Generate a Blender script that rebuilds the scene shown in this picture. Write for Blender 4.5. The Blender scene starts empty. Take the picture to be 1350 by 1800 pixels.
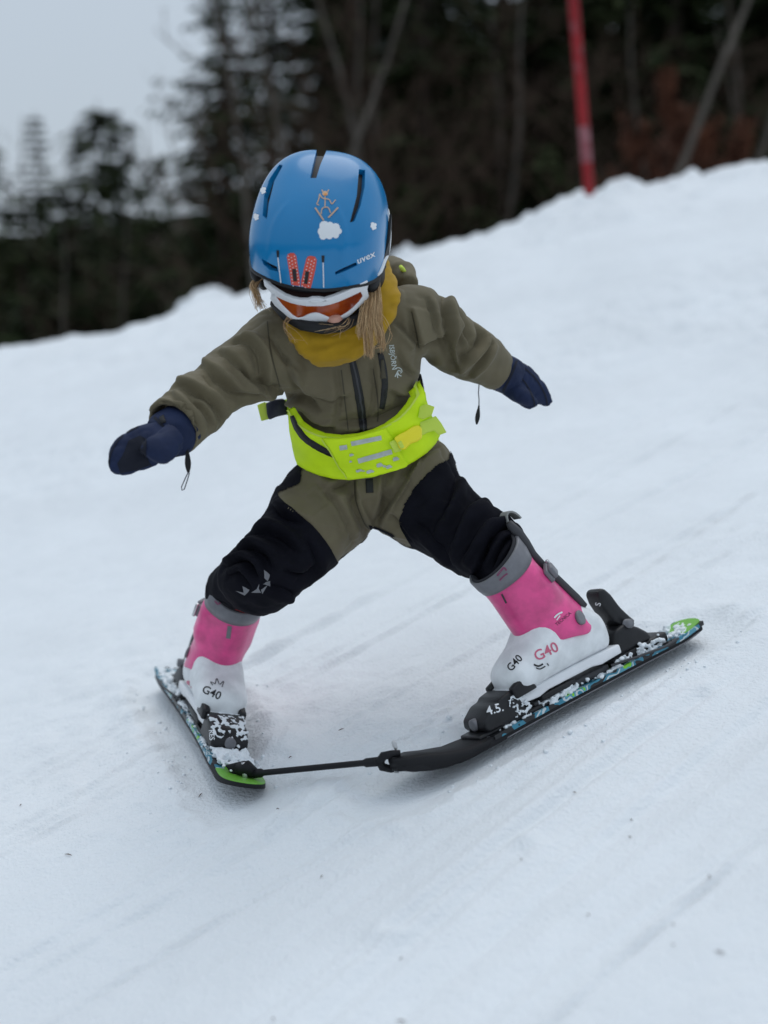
import bpy, bmesh, math, random
import numpy as np
from mathutils import Vector, Matrix
from mathutils.bvhtree import BVHTree

# ------------------------------------------------------------------ camera, world, sun, exposure
SC = bpy.context.scene
COL = SC.collection
R = math.radians
FPX = 2500.0                      # focal length in photo pixels (50 mm on a 36 mm tall frame of 1800 px)
PITCH = R(8.0)
CAM = Vector((0, 0, 1.0153))
SA, SB = 0.22, 0.13               # the piste: z = SA x + SB y
cam_d = bpy.data.cameras.new('camera'); cam_o = bpy.data.objects.new('camera', cam_d); COL.objects.link(cam_o)
cam_d.sensor_fit = 'VERTICAL'; cam_d.sensor_height = 36; cam_d.sensor_width = 27; cam_d.lens = 50
cam_o.location = CAM; cam_o.rotation_euler = (math.pi/2 - PITCH, 0, 0)
cam_d.clip_start = 0.05; cam_d.clip_end = 600
cam_d.dof.use_dof = True; cam_d.dof.focus_distance = 2.34; cam_d.dof.aperture_fstop = 1.9
SC.camera = cam_o

SUN_EL, SUN_AZ = R(68), R(20)     # high veiled sun, behind the child and a little to the right
world = bpy.data.worlds.new('World'); SC.world = world; world.use_nodes = True
wn = world.node_tree; wn.nodes.clear()
sky = wn.nodes.new('ShaderNodeTexSky'); sky.sky_type = 'NISHITA'; sky.sun_disc = False
sky.sun_elevation = SUN_EL; sky.sun_rotation = SUN_AZ; sky.dust_density = 3.0; sky.air_density = 1.0
mix = wn.nodes.new('ShaderNodeMix'); mix.data_type = 'RGBA'
mix.inputs[0].default_value = 0.86
mix.inputs[7].default_value = (4.9, 5.75, 6.7, 1)          # even cloud deck
bg = wn.nodes.new('ShaderNodeBackground'); bg.inputs[1].default_value = 0.1
wo = wn.nodes.new('ShaderNodeOutputWorld')
# overcast deck: brighter overhead than near the horizon, as under any closed cloud cover
geo = wn.nodes.new('ShaderNodeTexCoord'); sep = wn.nodes.new('ShaderNodeSeparateXYZ'); cl = wn.nodes.new('ShaderNodeClamp')
ma = wn.nodes.new('ShaderNodeMath'); ma.operation = 'MULTIPLY_ADD'; ma.inputs[1].default_value = .6; ma.inputs[2].default_value = 1.0
vm = wn.nodes.new('ShaderNodeVectorMath'); vm.operation = 'SCALE'
wn.links.new(geo.outputs['Generated'], sep.inputs[0]); wn.links.new(sep.outputs[2], cl.inputs[0]); wn.links.new(cl.outputs[0], ma.inputs[0])
vm.inputs[0].default_value = (5.05, 5.8, 6.6); wn.links.new(ma.outputs[0], vm.inputs['Scale']); wn.links.new(vm.outputs[0], mix.inputs[7])
wn.links.new(sky.outputs[0], mix.inputs[6]); wn.links.new(mix.outputs[2], bg.inputs[0]); wn.links.new(bg.outputs[0], wo.inputs[0])

sun_d = bpy.data.lights.new('sun', 'SUN'); sun_d.energy = 0.85; sun_d.angle = R(45); sun_d.color = (1.0, 0.97, 0.93)
sun_o = bpy.data.objects.new('sun', sun_d); COL.objects.link(sun_o)
sdir = Vector((math.sin(SUN_AZ)*math.cos(SUN_EL), math.cos(SUN_AZ)*math.cos(SUN_EL), math.sin(SUN_EL)))
sun_o.rotation_euler = sdir.to_track_quat('Z', 'Y').to_euler(); sun_o.location = (0, 0, 12)
SC.view_settings.view_transform = 'Standard'; SC.view_settings.look = 'None'
SC.view_settings.exposure = -0.05; SC.view_settings.gamma = 1.0; SC.view_settings.use_curve_mapping = False
SC.render.engine = 'CYCLES'
SC.cycles.use_denoising = True
SC.cycles.max_bounces = 8; SC.cycles.diffuse_bounces = 4

# ------------------------------------------------------------------ helpers
CF = Vector((0, math.cos(PITCH), -math.sin(PITCH))); CU = Vector((0, math.sin(PITCH), math.cos(PITCH))); CR = Vector((1, 0, 0))
def raydir(px, py): return CF + CR*((px-675)/FPX) + CU*((900-py)/FPX)
def P(px, py, d): return CAM + raydir(px, py)*d
def G(px, py):
    r = raydir(px, py); n = Vector((-SA, -SB, 1)); t = -(n.dot(CAM))/n.dot(r); return CAM + r*t
def topx(co):
    q = np.asarray(co) - np.array(CAM); d = q@np.array(CF)
    return 675+FPX*(q@np.array(CR))/d, 900-FPX*(q@np.array(CU))/d, d
GN = Vector((-SA, -SB, 1)).normalized()

def _h(ix, iy, iz, seed):
    n = (ix*374761393 + iy*668265263 + iz*2147483647 + seed*974634777) & 0xFFFFFFFF
    n = ((n ^ (n >> 13))*1274126177) & 0xFFFFFFFF
    n = ((n ^ (n >> 16))*2246822519) & 0xFFFFFFFF
    return (n ^ (n >> 15)) & 0xFFFFFFFF
def noise3(x, y, z=0.0, seed=1):
    x, y, z = np.broadcast_arrays(np.asarray(x, float), np.asarray(y, float), np.asarray(z, float))
    ix, iy, iz = np.floor(x).astype(np.int64), np.floor(y).astype(np.int64), np.floor(z).astype(np.int64)
    fx, fy, fz = x-ix, y-iy, z-iz
    u, v, w = [t*t*t*(t*(t*6-15)+10) for t in (fx, fy, fz)]
    def g(dx, dy, dz):
        h = _h(ix+dx, iy+dy, iz+dz, seed)
        gx = ((h & 1023)/511.5-1); gy = (((h >> 10) & 1023)/511.5-1); gz = (((h >> 20) & 1023)/511.5-1)
        return gx*(fx-dx)+gy*(fy-dy)+gz*(fz-dz)
    l = lambda a, b, t: a+(b-a)*t
    return l(l(l(g(0,0,0), g(1,0,0), u), l(g(0,1,0), g(1,1,0), u), v), l(l(g(0,0,1), g(1,0,1), u), l(g(0,1,1), g(1,1,1), u), v), w)
def fbm(x, y, z=0.0, seed=1, o=4):
    s = 0; a = 1.0; f = 1.0
    for i in range(o): s = s + a*noise3(x*f, y*f, np.asarray(z)*f, seed+i*7); a *= .5; f *= 2.03
    return s
def sstep(a, b, x):
    t = np.clip((x-a)/(b-a), 0, 1); return t*t*(3-2*t)

def link(o, parent=None):
    COL.objects.link(o)
    if parent is not None:
        o.parent = parent
    return o
def mk(name, v, f, mat=None, parent=None, smooth=True, world=True):
    me = bpy.data.meshes.new(name)
    me.from_pydata([tuple(map(float, p)) for p in v], [], [tuple(map(int, q)) for q in f])
    if mat is not None: me.materials.append(mat)
    if smooth: me.polygons.foreach_set('use_smooth', [True]*len(me.polygons))
    me.update()
    o = bpy.data.objects.new(name, me); link(o, parent)
    if parent is not None and world:
        o.matrix_parent_inverse = WM(parent).inverted()
    return o
def WM(o):
    m = o.matrix_basis.copy()
    if o.parent: m = WM(o.parent) @ o.matrix_parent_inverse @ m
    return m
def empty(name, loc, label, cat, group=None, mat=None):
    o = bpy.data.objects.new(name, None); COL.objects.link(o); o.empty_display_size = .05
    if mat is not None: o.matrix_basis = mat
    else: o.location = loc
    return tag(o, label, cat, group)
def tag(o, label=None, cat=None, group=None, kind=None):
    if label: o['label'] = label
    if cat: o['category'] = cat
    if group: o['group'] = group
    if kind: o['kind'] = kind
    return o
def fromb(bm):
    v = [x.co.copy() for x in bm.verts]; bm.verts.index_update(); f = [[x.index for x in q.verts] for q in bm.faces]; bm.free(); return v, f
def loft(rings, cap=True, closed=False):
    n = len(rings[0]); v = [p for r in rings for p in r]; f = []
    m = len(rings)
    for i in range(m if closed else m-1):
        a, b = i*n, ((i+1) % m)*n
        for j in range(n): k = (j+1) % n; f.append((a+j, a+k, b+k, b+j))
    if cap and not closed:
        f.append(tuple(range(n-1, -1, -1))); f.append(tuple((m-1)*n+j for j in range(n)))
    return v, f
def join(*parts):
    V, Fc = [], []
    for v, f in parts:
        b = len(V); V += list(v); Fc += [tuple(i+b for i in q) for q in f]
    return V, Fc
def tube(pts, rad, n=8, cap=True, flat=None):
    pts = [Vector(p) for p in pts]; rings = []; up = None
    for i, p in enumerate(pts):
        t = (pts[min(i+1, len(pts)-1)]-pts[max(i-1, 0)]).normalized()
        if up is None: up = t.orthogonal().normalized()
        up = (up - t*up.dot(t));
        up = up.normalized() if up.length > 1e-6 else t.orthogonal().normalized()
        s = t.cross(up); r = rad[i] if hasattr(rad, '__len__') else rad
        rings.append([p + up*(math.cos(2*math.pi*k/n)*r) + s*(math.sin(2*math.pi*k/n)*r) for k in range(n)])
    return loft(rings, cap)
def box(cx, cy, cz, sx, sy, sz, bev=0.0, seg=2, M=None):
    bm = bmesh.new(); bmesh.ops.create_cube(bm, size=1.0)
    for q in bm.verts: q.co = Vector((cx+q.co.x*sx, cy+q.co.y*sy, cz+q.co.z*sz))
    if bev: bmesh.ops.bevel(bm, geom=bm.edges[:], offset=bev, segments=seg, affect='EDGES', profile=.5)
    if M is not None: bm.transform(M)
    return fromb(bm)
def prism(outline, y0, y1, bev=0.003, seg=2, M=None):
    """outline in (x,z), extruded along y"""
    bm = bmesh.new(); n = len(outline)
    A = [bm.verts.new((x, y0, z)) for x, z in outline]; B = [bm.verts.new((x, y1, z)) for x, z in outline]
    bm.faces.new(A); bm.faces.new(B[::-1])
    for i in range(n): bm.faces.new((A[i], B[i], B[(i+1) % n], A[(i+1) % n]))
    bmesh.ops.recalc_face_normals(bm, faces=bm.faces)
    if bev: bmesh.ops.bevel(bm, geom=bm.edges[:], offset=bev, segments=seg, affect='EDGES', profile=.5)
    if M is not None: bm.transform(M)
    return fromb(bm)
def ellipsoid(c, ax, n=20, m=14):
    c = Vector(c); rings = []
    for i in range(1, m):
        e = -math.pi/2+math.pi*i/m
        rings.append([c+ax[0]*(math.cos(e)*math.cos(2*math.pi*j/n))+ax[1]*(math.cos(e)*math.sin(2*math.pi*j/n))+ax[2]*math.sin(e) for j in range(n)])
    return loft(rings)
def catmull(st, k=4):
    """dense Catmull-Rom through rows of numbers"""
    st = np.array(st, float); out = []
    for i in range(len(st)-1):
        p0, p1, p2, p3 = st[max(i-1, 0)], st[i], st[i+1], st[min(i+2, len(st)-1)]
        for j in range(k):
            t = j/k
            out.append(.5*((2*p1)+(-p0+p2)*t+(2*p0-5*p1+4*p2-p3)*t*t+(-p0+3*p1-3*p2+p3)*t**3))
    out.append(st[-1]); return np.array(out)
def limb(st, n=28, k=4, hollow=0.0, power=2.0):
    """stations (ax, ay, bx, by, depth, thickness ratio): silhouette points of a limb at a depth -> closed tube"""
    S = catmull(st, k); cs, a1 = [], []
    for s in S:
        A, B = P(s[0], s[1], s[4]), P(s[2], s[3], s[4]); cs.append((A+B)/2); a1.append((A-B)/2)
    rings = []
    for i, s in enumerate(S):
        t = (cs[min(i+1, len(cs)-1)]-cs[max(i-1, 0)]).normalized()
        x = a1[i]; y = t.cross(x).normalized()*x.length*s[5]
        ring = []
        for j in range(n):
            q = 2*math.pi*j/n; c, d = math.cos(q), math.sin(q); e = 2/power
            ring.append(cs[i]+x*(math.copysign(abs(c)**e, c))+y*(math.copysign(abs(d)**e, d)))
        rings.append(ring)
    if hollow:
        t = (cs[-1]-cs[-2]).normalized(); last = rings[-1]; c = cs[-1]
        rings.append([c+(p-c)*.80 for p in last]); rings.append([c+(p-c)*.78-t*hollow for p in last])
    return loft(rings)
def remesh(parts, voxel, smooth=2):
    v, f = join(*parts)
    me = bpy.data.meshes.new('tmp'); me.from_pydata([tuple(p) for p in v], [], f)
    bm = bmesh.new(); bm.from_mesh(me); bmesh.ops.recalc_face_normals(bm, faces=bm.faces); bm.to_mesh(me); bm.free()
    o = bpy.data.objects.new('tmp', me); COL.objects.link(o)
    m = o.modifiers.new('r', 'REMESH'); m.mode = 'VOXEL'; m.voxel_size = voxel
    dg = bpy.context.evaluated_depsgraph_get(); ev = o.evaluated_get(dg); em = ev.to_mesh()
    V = np.empty(len(em.vertices)*3); em.vertices.foreach_get('co', V); V = V.reshape(-1, 3)
    Fc = [tuple(p.vertices) for p in em.polygons]
    E = np.empty(len(em.edges)*2, dtype=np.int64); em.edges.foreach_get('vertices', E); E = E.reshape(-1, 2)
    ev.to_mesh_clear(); bpy.data.objects.remove(o); bpy.data.meshes.remove(me)
    for _ in range(smooth): V = lap(V, E, .5)
    return V, Fc, E
def lap(V, E, w):
    acc = np.zeros_like(V); cnt = np.zeros(len(V))
    np.add.at(acc, E[:, 0], V[E[:, 1]]); np.add.at(acc, E[:, 1], V[E[:, 0]])
    np.add.at(cnt, E[:, 0], 1); np.add.at(cnt, E[:, 1], 1)
    return V*(1-w)+w*acc/np.maximum(cnt, 1)[:, None]
def vnormals(V, Fc):
    Q = np.array([q if len(q) == 4 else (q[0], q[1], q[2], q[2]) for q in Fc])
    n = np.cross(V[Q[:, 2]]-V[Q[:, 0]], V[Q[:, 3]]-V[Q[:, 1]]); N = np.zeros_like(V)
    for k in range(4): np.add.at(N, Q[:, k], n)
    return N/np.maximum(np.linalg.norm(N, axis=1), 1e-12)[:, None]
def bvh(v, f): return BVHTree.FromPolygons([Vector(p) for p in v], [tuple(q) for q in f])
def obvh(*objs):
    v, f = join(*[([WM(o) @ x.co for x in o.data.vertices], [tuple(p.vertices) for p in o.data.polygons]) for o in objs])
    return bvh(v, f)
def hit(tree, px, py):
    d = raydir(px, py).normalized(); h = tree.ray_cast(CAM, d)
    if h[0] is None: return None, None
    n = h[1]
    return h[0], (-n if n.dot(d) > 0 else n)

# marks and trim laid on a surface: a flat drawing in photo pixels dropped onto the thing it sits on
def poly2d(pts):
    bm = bmesh.new(); vs = [bm.verts.new((x, y, 0)) for x, y in pts]
    es = [bm.edges.new((vs[i], vs[(i+1) % len(vs)])) for i in range(len(vs))]
    bmesh.ops.triangle_fill(bm, edges=es, use_beauty=True); return fromb(bm)
def strip2d(pts, w, k=4):
    S = catmull(pts, k) if len(pts) > 2 else np.array([np.array(pts[0])+(np.array(pts[1])-np.array(pts[0]))*t for t in np.linspace(0, 1, 5)])
    v, f = [], []
    for i, p in enumerate(S):
        t = S[min(i+1, len(S)-1)]-S[max(i-1, 0)]; t = t/max(np.linalg.norm(t), 1e-9); nrm = np.array([-t[1], t[0]])
        ww = (np.interp(i/(len(S)-1), np.linspace(0, 1, len(w)), w) if hasattr(w, '__len__') else w)/2
        v += [(*(p+nrm*ww), 0), (*(p-nrm*ww), 0)]
        if i: f.append((2*i-2, 2*i-1, 2*i+1, 2*i))
    return v, f
def disc2d(cx, cy, r, n=12, sq=1.0): return [(cx+r*math.cos(2*math.pi*k/n), cy+r*sq*math.sin(2*math.pi*k/n)) for k in range(n)]
def text2d(s, cx, cy, size, ang=0.0, shear=0.0, sx=1.0, flip=False):
    """font outline placed around (cx,cy) in photo pixels, reading direction turned by ang degrees (clockwise in the picture)"""
    cu = bpy.data.curves.new('t', 'FONT'); cu.body = s; cu.size = size; cu.align_x = 'CENTER'; cu.align_y = 'CENTER'; cu.shear = shear; cu.offset = size*.012
    cu.resolution_u = 3
    o = bpy.data.objects.new('t', cu); COL.objects.link(o)
    dg = bpy.context.evaluated_depsgraph_get(); em = o.evaluated_get(dg).to_mesh()
    a = R(ang); v = []
    for q in em.vertices:
        x, y = q.co.x*sx, -q.co.y
        v.append((cx+x*math.cos(a)-y*math.sin(a), cy+x*math.sin(a)+y*math.cos(a), 0))
    f = [tuple(p.vertices) for p in em.polygons]
    o.evaluated_get(dg).to_mesh_clear(); bpy.data.objects.remove(o); return v, f
def lay(name, m2d, tree, mat, parent, off=.0008, maxe=6.0, thick=0.0, smooth=True, snap=None, jump=.03):
    v, f = m2d
    bm = bmesh.new(); vs = [bm.verts.new(p) for p in v]
    for q in f:
        try: bm.faces.new([vs[i] for i in q])
        except ValueError: pass
    bmesh.ops.remove_doubles(bm, verts=bm.verts, dist=.02)
    for _ in range(7):
        es = [e for e in bm.edges if e.calc_length() > maxe]
        if not es: break
        bmesh.ops.subdivide_edges(bm, edges=es, cuts=1); bmesh.ops.triangulate(bm, faces=[q for q in bm.faces if len(q.verts) > 4])
    bad = []
    for q in bm.verts:
        h, n = hit(tree, q.co.x, q.co.y)
        if h is None: bad.append(q); continue
        q.co = h+n*off; q.normal = n
    if bad: bmesh.ops.delete(bm, geom=bad, context='VERTS')
    longf = [q for q in bm.faces if max(e.calc_length() for e in q.edges) > jump]
    if longf: bmesh.ops.delete(bm, geom=longf, context='FACES')
    loose = [q for q in bm.verts if not q.link_faces]
    if loose: bmesh.ops.delete(bm, geom=loose, context='VERTS')
    for q in bm.faces:
        q.normal_update()
        if q.normal.dot(q.calc_center_median()-CAM) > 0: q.normal_flip()
    if thick:
        be = [e for e in bm.edges if len(e.link_faces) == 1]
        bm.normal_update()
        vn = {q: q.normal.copy() for e in be for q in e.verts}
        r = bmesh.ops.extrude_edge_only(bm, edges=be)
        nv = [g for g in r['geom'] if isinstance(g, bmesh.types.BMVert)]
        for q in nv:
            src = min((x for e in q.link_edges for x in e.verts if x in vn), key=lambda x: (x.co-q.co).length, default=None)
            q.co -= (vn[src] if src else Vector((0, -1, 0)))*thick
    if not bm.faces: bm.free(); return None
    return mk(name, *fromb(bm), mat, parent, smooth)

# ------------------------------------------------------------------ materials
MATS = {}
def mat(name, col, rough=.6, spec=.5, metal=0.0, var=0.0, vscale=8.0, bump=0.0, bscale=200.0, col2=None, coat=0.0, sheen=0.0, trans=0.0, bdist=.002, detail=4):
    m = bpy.data.materials.new(name); m.use_nodes = True; nt = m.node_tree; b = nt.nodes['Principled BSDF']
    b.inputs['Base Color'].default_value = (*col, 1); b.inputs['Roughness'].default_value = rough
    b.inputs['Specular IOR Level'].default_value = spec; b.inputs['Metallic'].default_value = metal
    b.inputs['Coat Weight'].default_value = coat; b.inputs['Coat Roughness'].default_value = .08
    b.inputs['Sheen Weight'].default_value = sheen; b.inputs['Transmission Weight'].default_value = trans
    tc = nt.nodes.new('ShaderNodeTexCoord')
    if var or col2:
        n = nt.nodes.new('ShaderNodeTexNoise'); n.inputs['Scale'].default_value = vscale; n.inputs['Detail'].default_value = detail
        nt.links.new(tc.outputs['Object'], n.inputs['Vector'])
        r = nt.nodes.new('ShaderNodeValToRGB'); r.color_ramp.elements[0].position = .35; r.color_ramp.elements[1].position = .65
        c2 = col2 or tuple(min(1, c*(1+var)) for c in col); c1 = col if col2 else tuple(c*(1-var) for c in col)
        r.color_ramp.elements[0].color = (*c1, 1); r.color_ramp.elements[1].color = (*c2, 1)
        nt.links.new(n.outputs['Fac'], r.inputs[0]); nt.links.new(r.outputs[0], b.inputs['Base Color'])
    if bump:
        n2 = nt.nodes.new('ShaderNodeTexNoise'); n2.inputs['Scale'].default_value = bscale; n2.inputs['Detail'].default_value = 3
        nt.links.new(tc.outputs['Object'], n2.inputs['Vector'])
        bp = nt.nodes.new('ShaderNodeBump'); bp.inputs['Strength'].default_value = bump; bp.inputs['Distance'].default_value = bdist
        nt.links.new(n2.outputs['Fac'], bp.inputs['Height']); nt.links.new(bp.outputs[0], b.inputs['Normal'])
    MATS[name] = m; return m
mat('snow', (.77, .80, .825), .75, .25, var=.03, vscale=3, bump=.6, bscale=150, bdist=.006)
mat('clump', (.80, .84, .87), .6, .3, bump=.5, bscale=300, bdist=.002)
mat('floor', (.03, .022, .014), .9, .1, col2=(.016, .014, .008), vscale=2)
mat('olive', (.150, .126, .075), .72, .3, var=.10, vscale=14, bump=.25, bscale=900, bdist=.0006, sheen=.05)
mat('olive_d', (.075, .065, .042), .72, .3, bump=.3, bscale=900, bdist=.0006)
mat('black_fab', (.006, .006, .010), .85, .12, var=.2, vscale=20, bump=.3, bscale=700, bdist=.0008)
mat('zip', (.012, .012, .013), .5, .4, bump=.6, bscale=1200, bdist=.001)
mat('navy', (.010, .019, .058), .75, .3, var=.15, vscale=30, bump=.35, bscale=700, bdist=.001)
mat('navy_d', (.010, .012, .022), .8, .3, bump=.5, bscale=500, bdist=.001)
mat('neon', (.68, .95, .010), .6, .3, var=.07, vscale=18, bump=.2, bscale=600, bdist=.0008)
mat('neon_d', (.62, .78, .10), .7, .3, bump=.4, bscale=900, bdist=.0008)
mat('yellow', (.95, .83, .02), .4, .5)
mat('silver', (.50, .54, .50), .45, .6, var=.12, vscale=60)
mat('navy_pl', (.015, .018, .035), .4, .5)
mat('helmet', (.006, .205, .47), .24, .42, coat=.15, var=.05, vscale=6)
mat('hblack', (.008, .008, .009), .55, .4)
mat('white_pl', (.80, .81, .83), .35, .5, var=.03, vscale=20)
mat('print_white', (.82, .84, .86), .5, .4)
mat('print_red', (.72, .09, .055), .45, .4)
mat('print_black', (.012, .012, .014), .5, .4)
mat('print_tan', (.62, .40, .24), .5, .4)
mat('print_orange', (.75, .26, .03), .5, .4)
mat('lens', (.50, .085, .006), .10, .5, coat=.3, col2=(.20, .020, .004), vscale=16)
mat('foam', (.025, .012, .010), .9, .2)
mat('mustard', (.42, .245, .012), .85, .2, var=.12, vscale=25, bump=.4, bscale=800, bdist=.001, sheen=.1)
mat('skin', (.62, .33, .25), .55, .4, var=.05)
mat('hair', (.72, .50, .27), .45, .5)
mat('pink', (.74, .070, .255), .36, .5, var=.16, vscale=34, coat=.15, bump=.08, bscale=120, detail=8)
mat('bwhite', (.78, .80, .81), .45, .4, var=.09, vscale=40, bump=.06, bscale=140, detail=8)
mat('grey_pl', (.17, .17, .185), .45, .5, var=.1, vscale=60)
mat('grey_d', (.05, .05, .055), .55, .4)
mat('liner', (.035, .035, .04), .85, .2)
mat('red_fab', (.45, .02, .02), .85, .2)
mat('print_pink', (.60, .14, .22), .5, .4)
mat('print_magenta', (.20, .04, .10), .5, .4)
mat('bind', (.009, .009, .011), .42, .4, var=.2, vscale=40, bump=.15, bscale=300)
mat('metal', (.55, .55, .56), .35, .5, 1.0)
mat('lime', (.17, .46, .05), .4, .5)
mat('rubber', (.008, .008, .010), .6, .3, bump=.2, bscale=250)
mat('pole_red', (.28, .006, .010), .45, .4, var=.15, vscale=6)
mat('needle', (.022, .034, .015), .85, .15, col2=(.046, .058, .022), vscale=1.5)
mat('needle2', (.022, .018, .012), .85, .15, col2=(.03, .026, .016), vscale=1.5)
mat('bark', (.055, .045, .036), .9, .15, col2=(.028, .022, .018), vscale=3)
mat('bark_g', (.135, .118, .10), .9, .15, col2=(.08, .07, .06), vscale=2)
mat('leaf', (.12, .045, .024), .8, .2, col2=(.065, .028, .018), vscale=2)
mat('twig', (.10, .068, .050), .9, .15, col2=(.06, .040, .030), vscale=2)
mat('needle_dry', (.09, .05, .03), .9, .1)
M = MATS
# the piste sheet of the skis: dark, teal and lime print
def ski_top():
    m = bpy.data.materials.new('ski_top'); m.use_nodes = True; nt = m.node_tree; b = nt.nodes['Principled BSDF']; L = nt.links.new
    tc = nt.nodes.new('ShaderNodeTexCoord'); n = nt.nodes.new('ShaderNodeTexNoise'); n.inputs['Scale'].default_value = 26; n.inputs['Detail'].default_value = 2
    mp = nt.nodes.new('ShaderNodeMapping'); mp.inputs['Scale'].default_value = (1, 1.6, 1)
    L(tc.outputs['Object'], mp.inputs[0]); L(mp.outputs[0], n.inputs['Vector'])
    r = nt.nodes.new('ShaderNodeValToRGB'); r.color_ramp.interpolation = 'CONSTANT'; e = r.color_ramp.elements
    e[0].position = 0; e[0].color = (.012, .012, .014, 1); e[1].position = .46; e[1].color = (.04, .22, .32, 1)
    for p, c in ((.53, (.55, .62, .64, 1)), (.58, (.10, .32, .42, 1)), (.63, (.22, .60, .03, 1))):
        q = e.new(p); q.color = c
    L(n.outputs['Fac'], r.inputs[0]); L(r.outputs[0], b.inputs['Base Color']); b.inputs['Roughness'].default_value = .35
    return m
M['ski_top'] = ski_top()

# ------------------------------------------------------------------ the skis' places on the piste (needed by the snow)
SKI_L = .67
def ski_frame(tail, tip, edge, back=.0):
    a, b = G(*tail), G(*tip); f = (b-a).normalized(); mid = (a+b)/2
    l = GN.cross(f).normalized(); u = GN.copy()
    rot = Matrix.Rotation(edge, 3, f); l = rot @ l; u = rot @ u
    m = Matrix((( f.x, l.x, u.x, 0), (f.y, l.y, u.y, 0), (f.z, l.z, u.z, 0), (0, 0, 0, 1)))
    m.translation = mid - f*back + GN*.004
    return m
SKI_R = ski_frame((1232, 1108), (706, 1388), R(12), .012)      # picture right: the child's left ski
SKI_LF = ski_frame((306, 1204), (430, 1392), R(-26), .02)      # picture left: the child's right ski

# ------------------------------------------------------------------ snow slope
RIDGE_Y = 7.6
ridge_px = [(-900, 830), (-300, 685), (0, 607), (200, 580), (420, 517), (560, 480), (700, 452), (760, 432), (900, 386), (960, 358), (1040, 338), (1200, 312), (1350, 289), (1700, 215), (2300, 90)]
rx, rz = [], []
for a, b in ridge_px:
    r = raydir(a, b); t = RIDGE_Y/r.y; q = CAM+r*t; rx.append(q.x); rz.append(q.z)
rx, rz = np.array(rx), np.array(rz)
TD = Vector((.72, .69)).normalized()          # the way the tracks run
def seg_dist(x, y, a, b):
    ax, ay, bx, by = a.x, a.y, b.x, b.y; dx, dy = bx-ax, by-ay
    t = np.clip(((x-ax)*dx+(y-ay)*dy)/(dx*dx+dy*dy), 0, 1); return np.hypot(x-ax-t*dx, y-ay-t*dy), t
def snow_h(x, y):
    x = np.atleast_1d(np.asarray(x, float)); y = np.atleast_1d(np.asarray(y, float))
    base = SA*np.clip(x, -14, 14)+SB*y
    rzv = np.interp(x, rx, rz)
    k = sstep(3.6, RIDGE_Y, y)**1.3
    base = base*(1-k)+rzv*k
    u = x*TD.x+y*TD.y; v = -x*TD.y+y*TD.x
    nz = .010*fbm(x*1.3, y*1.3, 0, 3, 3)
    w = v+.05*noise3(u*.9, v*1.4, 0, 5)
    tr = .016*noise3(u*.35, w*5.5, 0, 11)+.012*noise3(u*.5, w*13, 0, 12)+.006*noise3(u*1.2, w*30, 0, 13)
    rough = sstep(-.05, .35, noise3(x*1.1, y*1.1, 0, 21))
    chunk = (.0085*fbm(x*14, y*14, 0, 31, 3)+.0036*noise3(x*55, y*55, 0, 33))*(.35+1.0*rough)
    # one clean carved line to the right of the skier
    p0 = G(700, 1625); d = seg_dist(x, y, p0, G(1230, 1225))[0]
    wob = .6+.8*np.abs(noise3(x*9, y*9, 0, 36))
    carve = (-.009*np.exp(-(d/.012)**2)+.008*np.exp(-((d-.028)/.014)**2))*wob
    p1 = G(560, 1790); d2 = seg_dist(x, y, p1, G(905, 1500))[0]
    carve += (-.008*np.exp(-(d2/.014)**2)+.006*np.exp(-((d2-.03)/.015)**2))*wob
    far = sstep(3.2, 5.2, y)
    grng = np.random.default_rng(4)
    for _ in range(56):
        v0 = grng.uniform(-2.6, 2.6); sl = grng.normal(0, .05); u0 = grng.uniform(.2, 4.2); ul = grng.uniform(.5, 1.8); ww = grng.uniform(.004, .012); am = grng.uniform(.0028, .0085)
        mk_ = (np.abs(u-u0) < 1.5*ul) & (np.abs(v-v0) < .5)
        if not mk_.any(): continue
        uu, vv = u[mk_], v[mk_]
        dv = vv-v0-sl*(uu-u0)-.006*np.sin(uu*3+v0*7)-.003*np.sin(uu*7.3+v0*13); win = np.exp(-((uu-u0)/ul)**4)
        carve[mk_] += am*win*(.55+.7*np.abs(np.sin(uu*9+v0*5)*np.sin(uu*23+v0*3)))*(-np.exp(-(dv/ww)**2)+.8*np.exp(-((dv-2.0*ww)/(1.1*ww))**2))
    berm = sstep(5.6, 7.2, y)*(.07*fbm(x*2.6, y*2.2, 0, 41, 3)+(.12*np.maximum(noise3(x*5.2, y*3.2, 0, 43), 0)+.09*np.maximum(noise3(x*12, y*9, 0, 45), 0))*(.25+.75*sstep(.2, 1.4, x))-.03)
    h = base+nz+tr*(1-.4*far)+chunk*(1+.8*far)+carve+berm+.02*far*fbm(x*.9, y*1.6, 0, 47, 3)
    # pressed flat under the skis, scraped up along them
    for m in (SKI_R, SKI_LF):
        a = m @ Vector((-.32, 0, 0)); b = m @ Vector((.35, 0, 0))
        d, t = seg_dist(x, y, a, b)
        flat = np.exp(-(d/.075)**4)
        h = h*(1-flat)+(SA*x+SB*y-.012)*flat
        h += .012*np.exp(-((d-.105)/.03)**2)*(.5+1.6*np.abs(noise3(x*22, y*22, 0, 55)))
    # behind the crest it drops to the wood
    h -= sstep(RIDGE_Y+.1, RIDGE_Y+3.2, y)*2.2
    return h
ys = [-3.0]
while ys[-1] < RIDGE_Y+3.5:
    y = ys[-1]; ys.append(y+(.045 if y < 1.0 else max(.0045, .0046*(.45+(y/2.3)**2)) if y < RIDGE_Y else .05))
ys = np.array(ys)
s = np.linspace(-1, 1, 560); s = np.sign(s)*(np.abs(s)*.55+.45*np.abs(s)**3.5)
xs = s[None, :]*(1.9+.62*np.maximum(ys, 0))[:, None]*1.15
X, Y = xs, np.broadcast_to(ys[:, None], xs.shape)
Z = snow_h(X, Y)
nr, nc = X.shape
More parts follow.
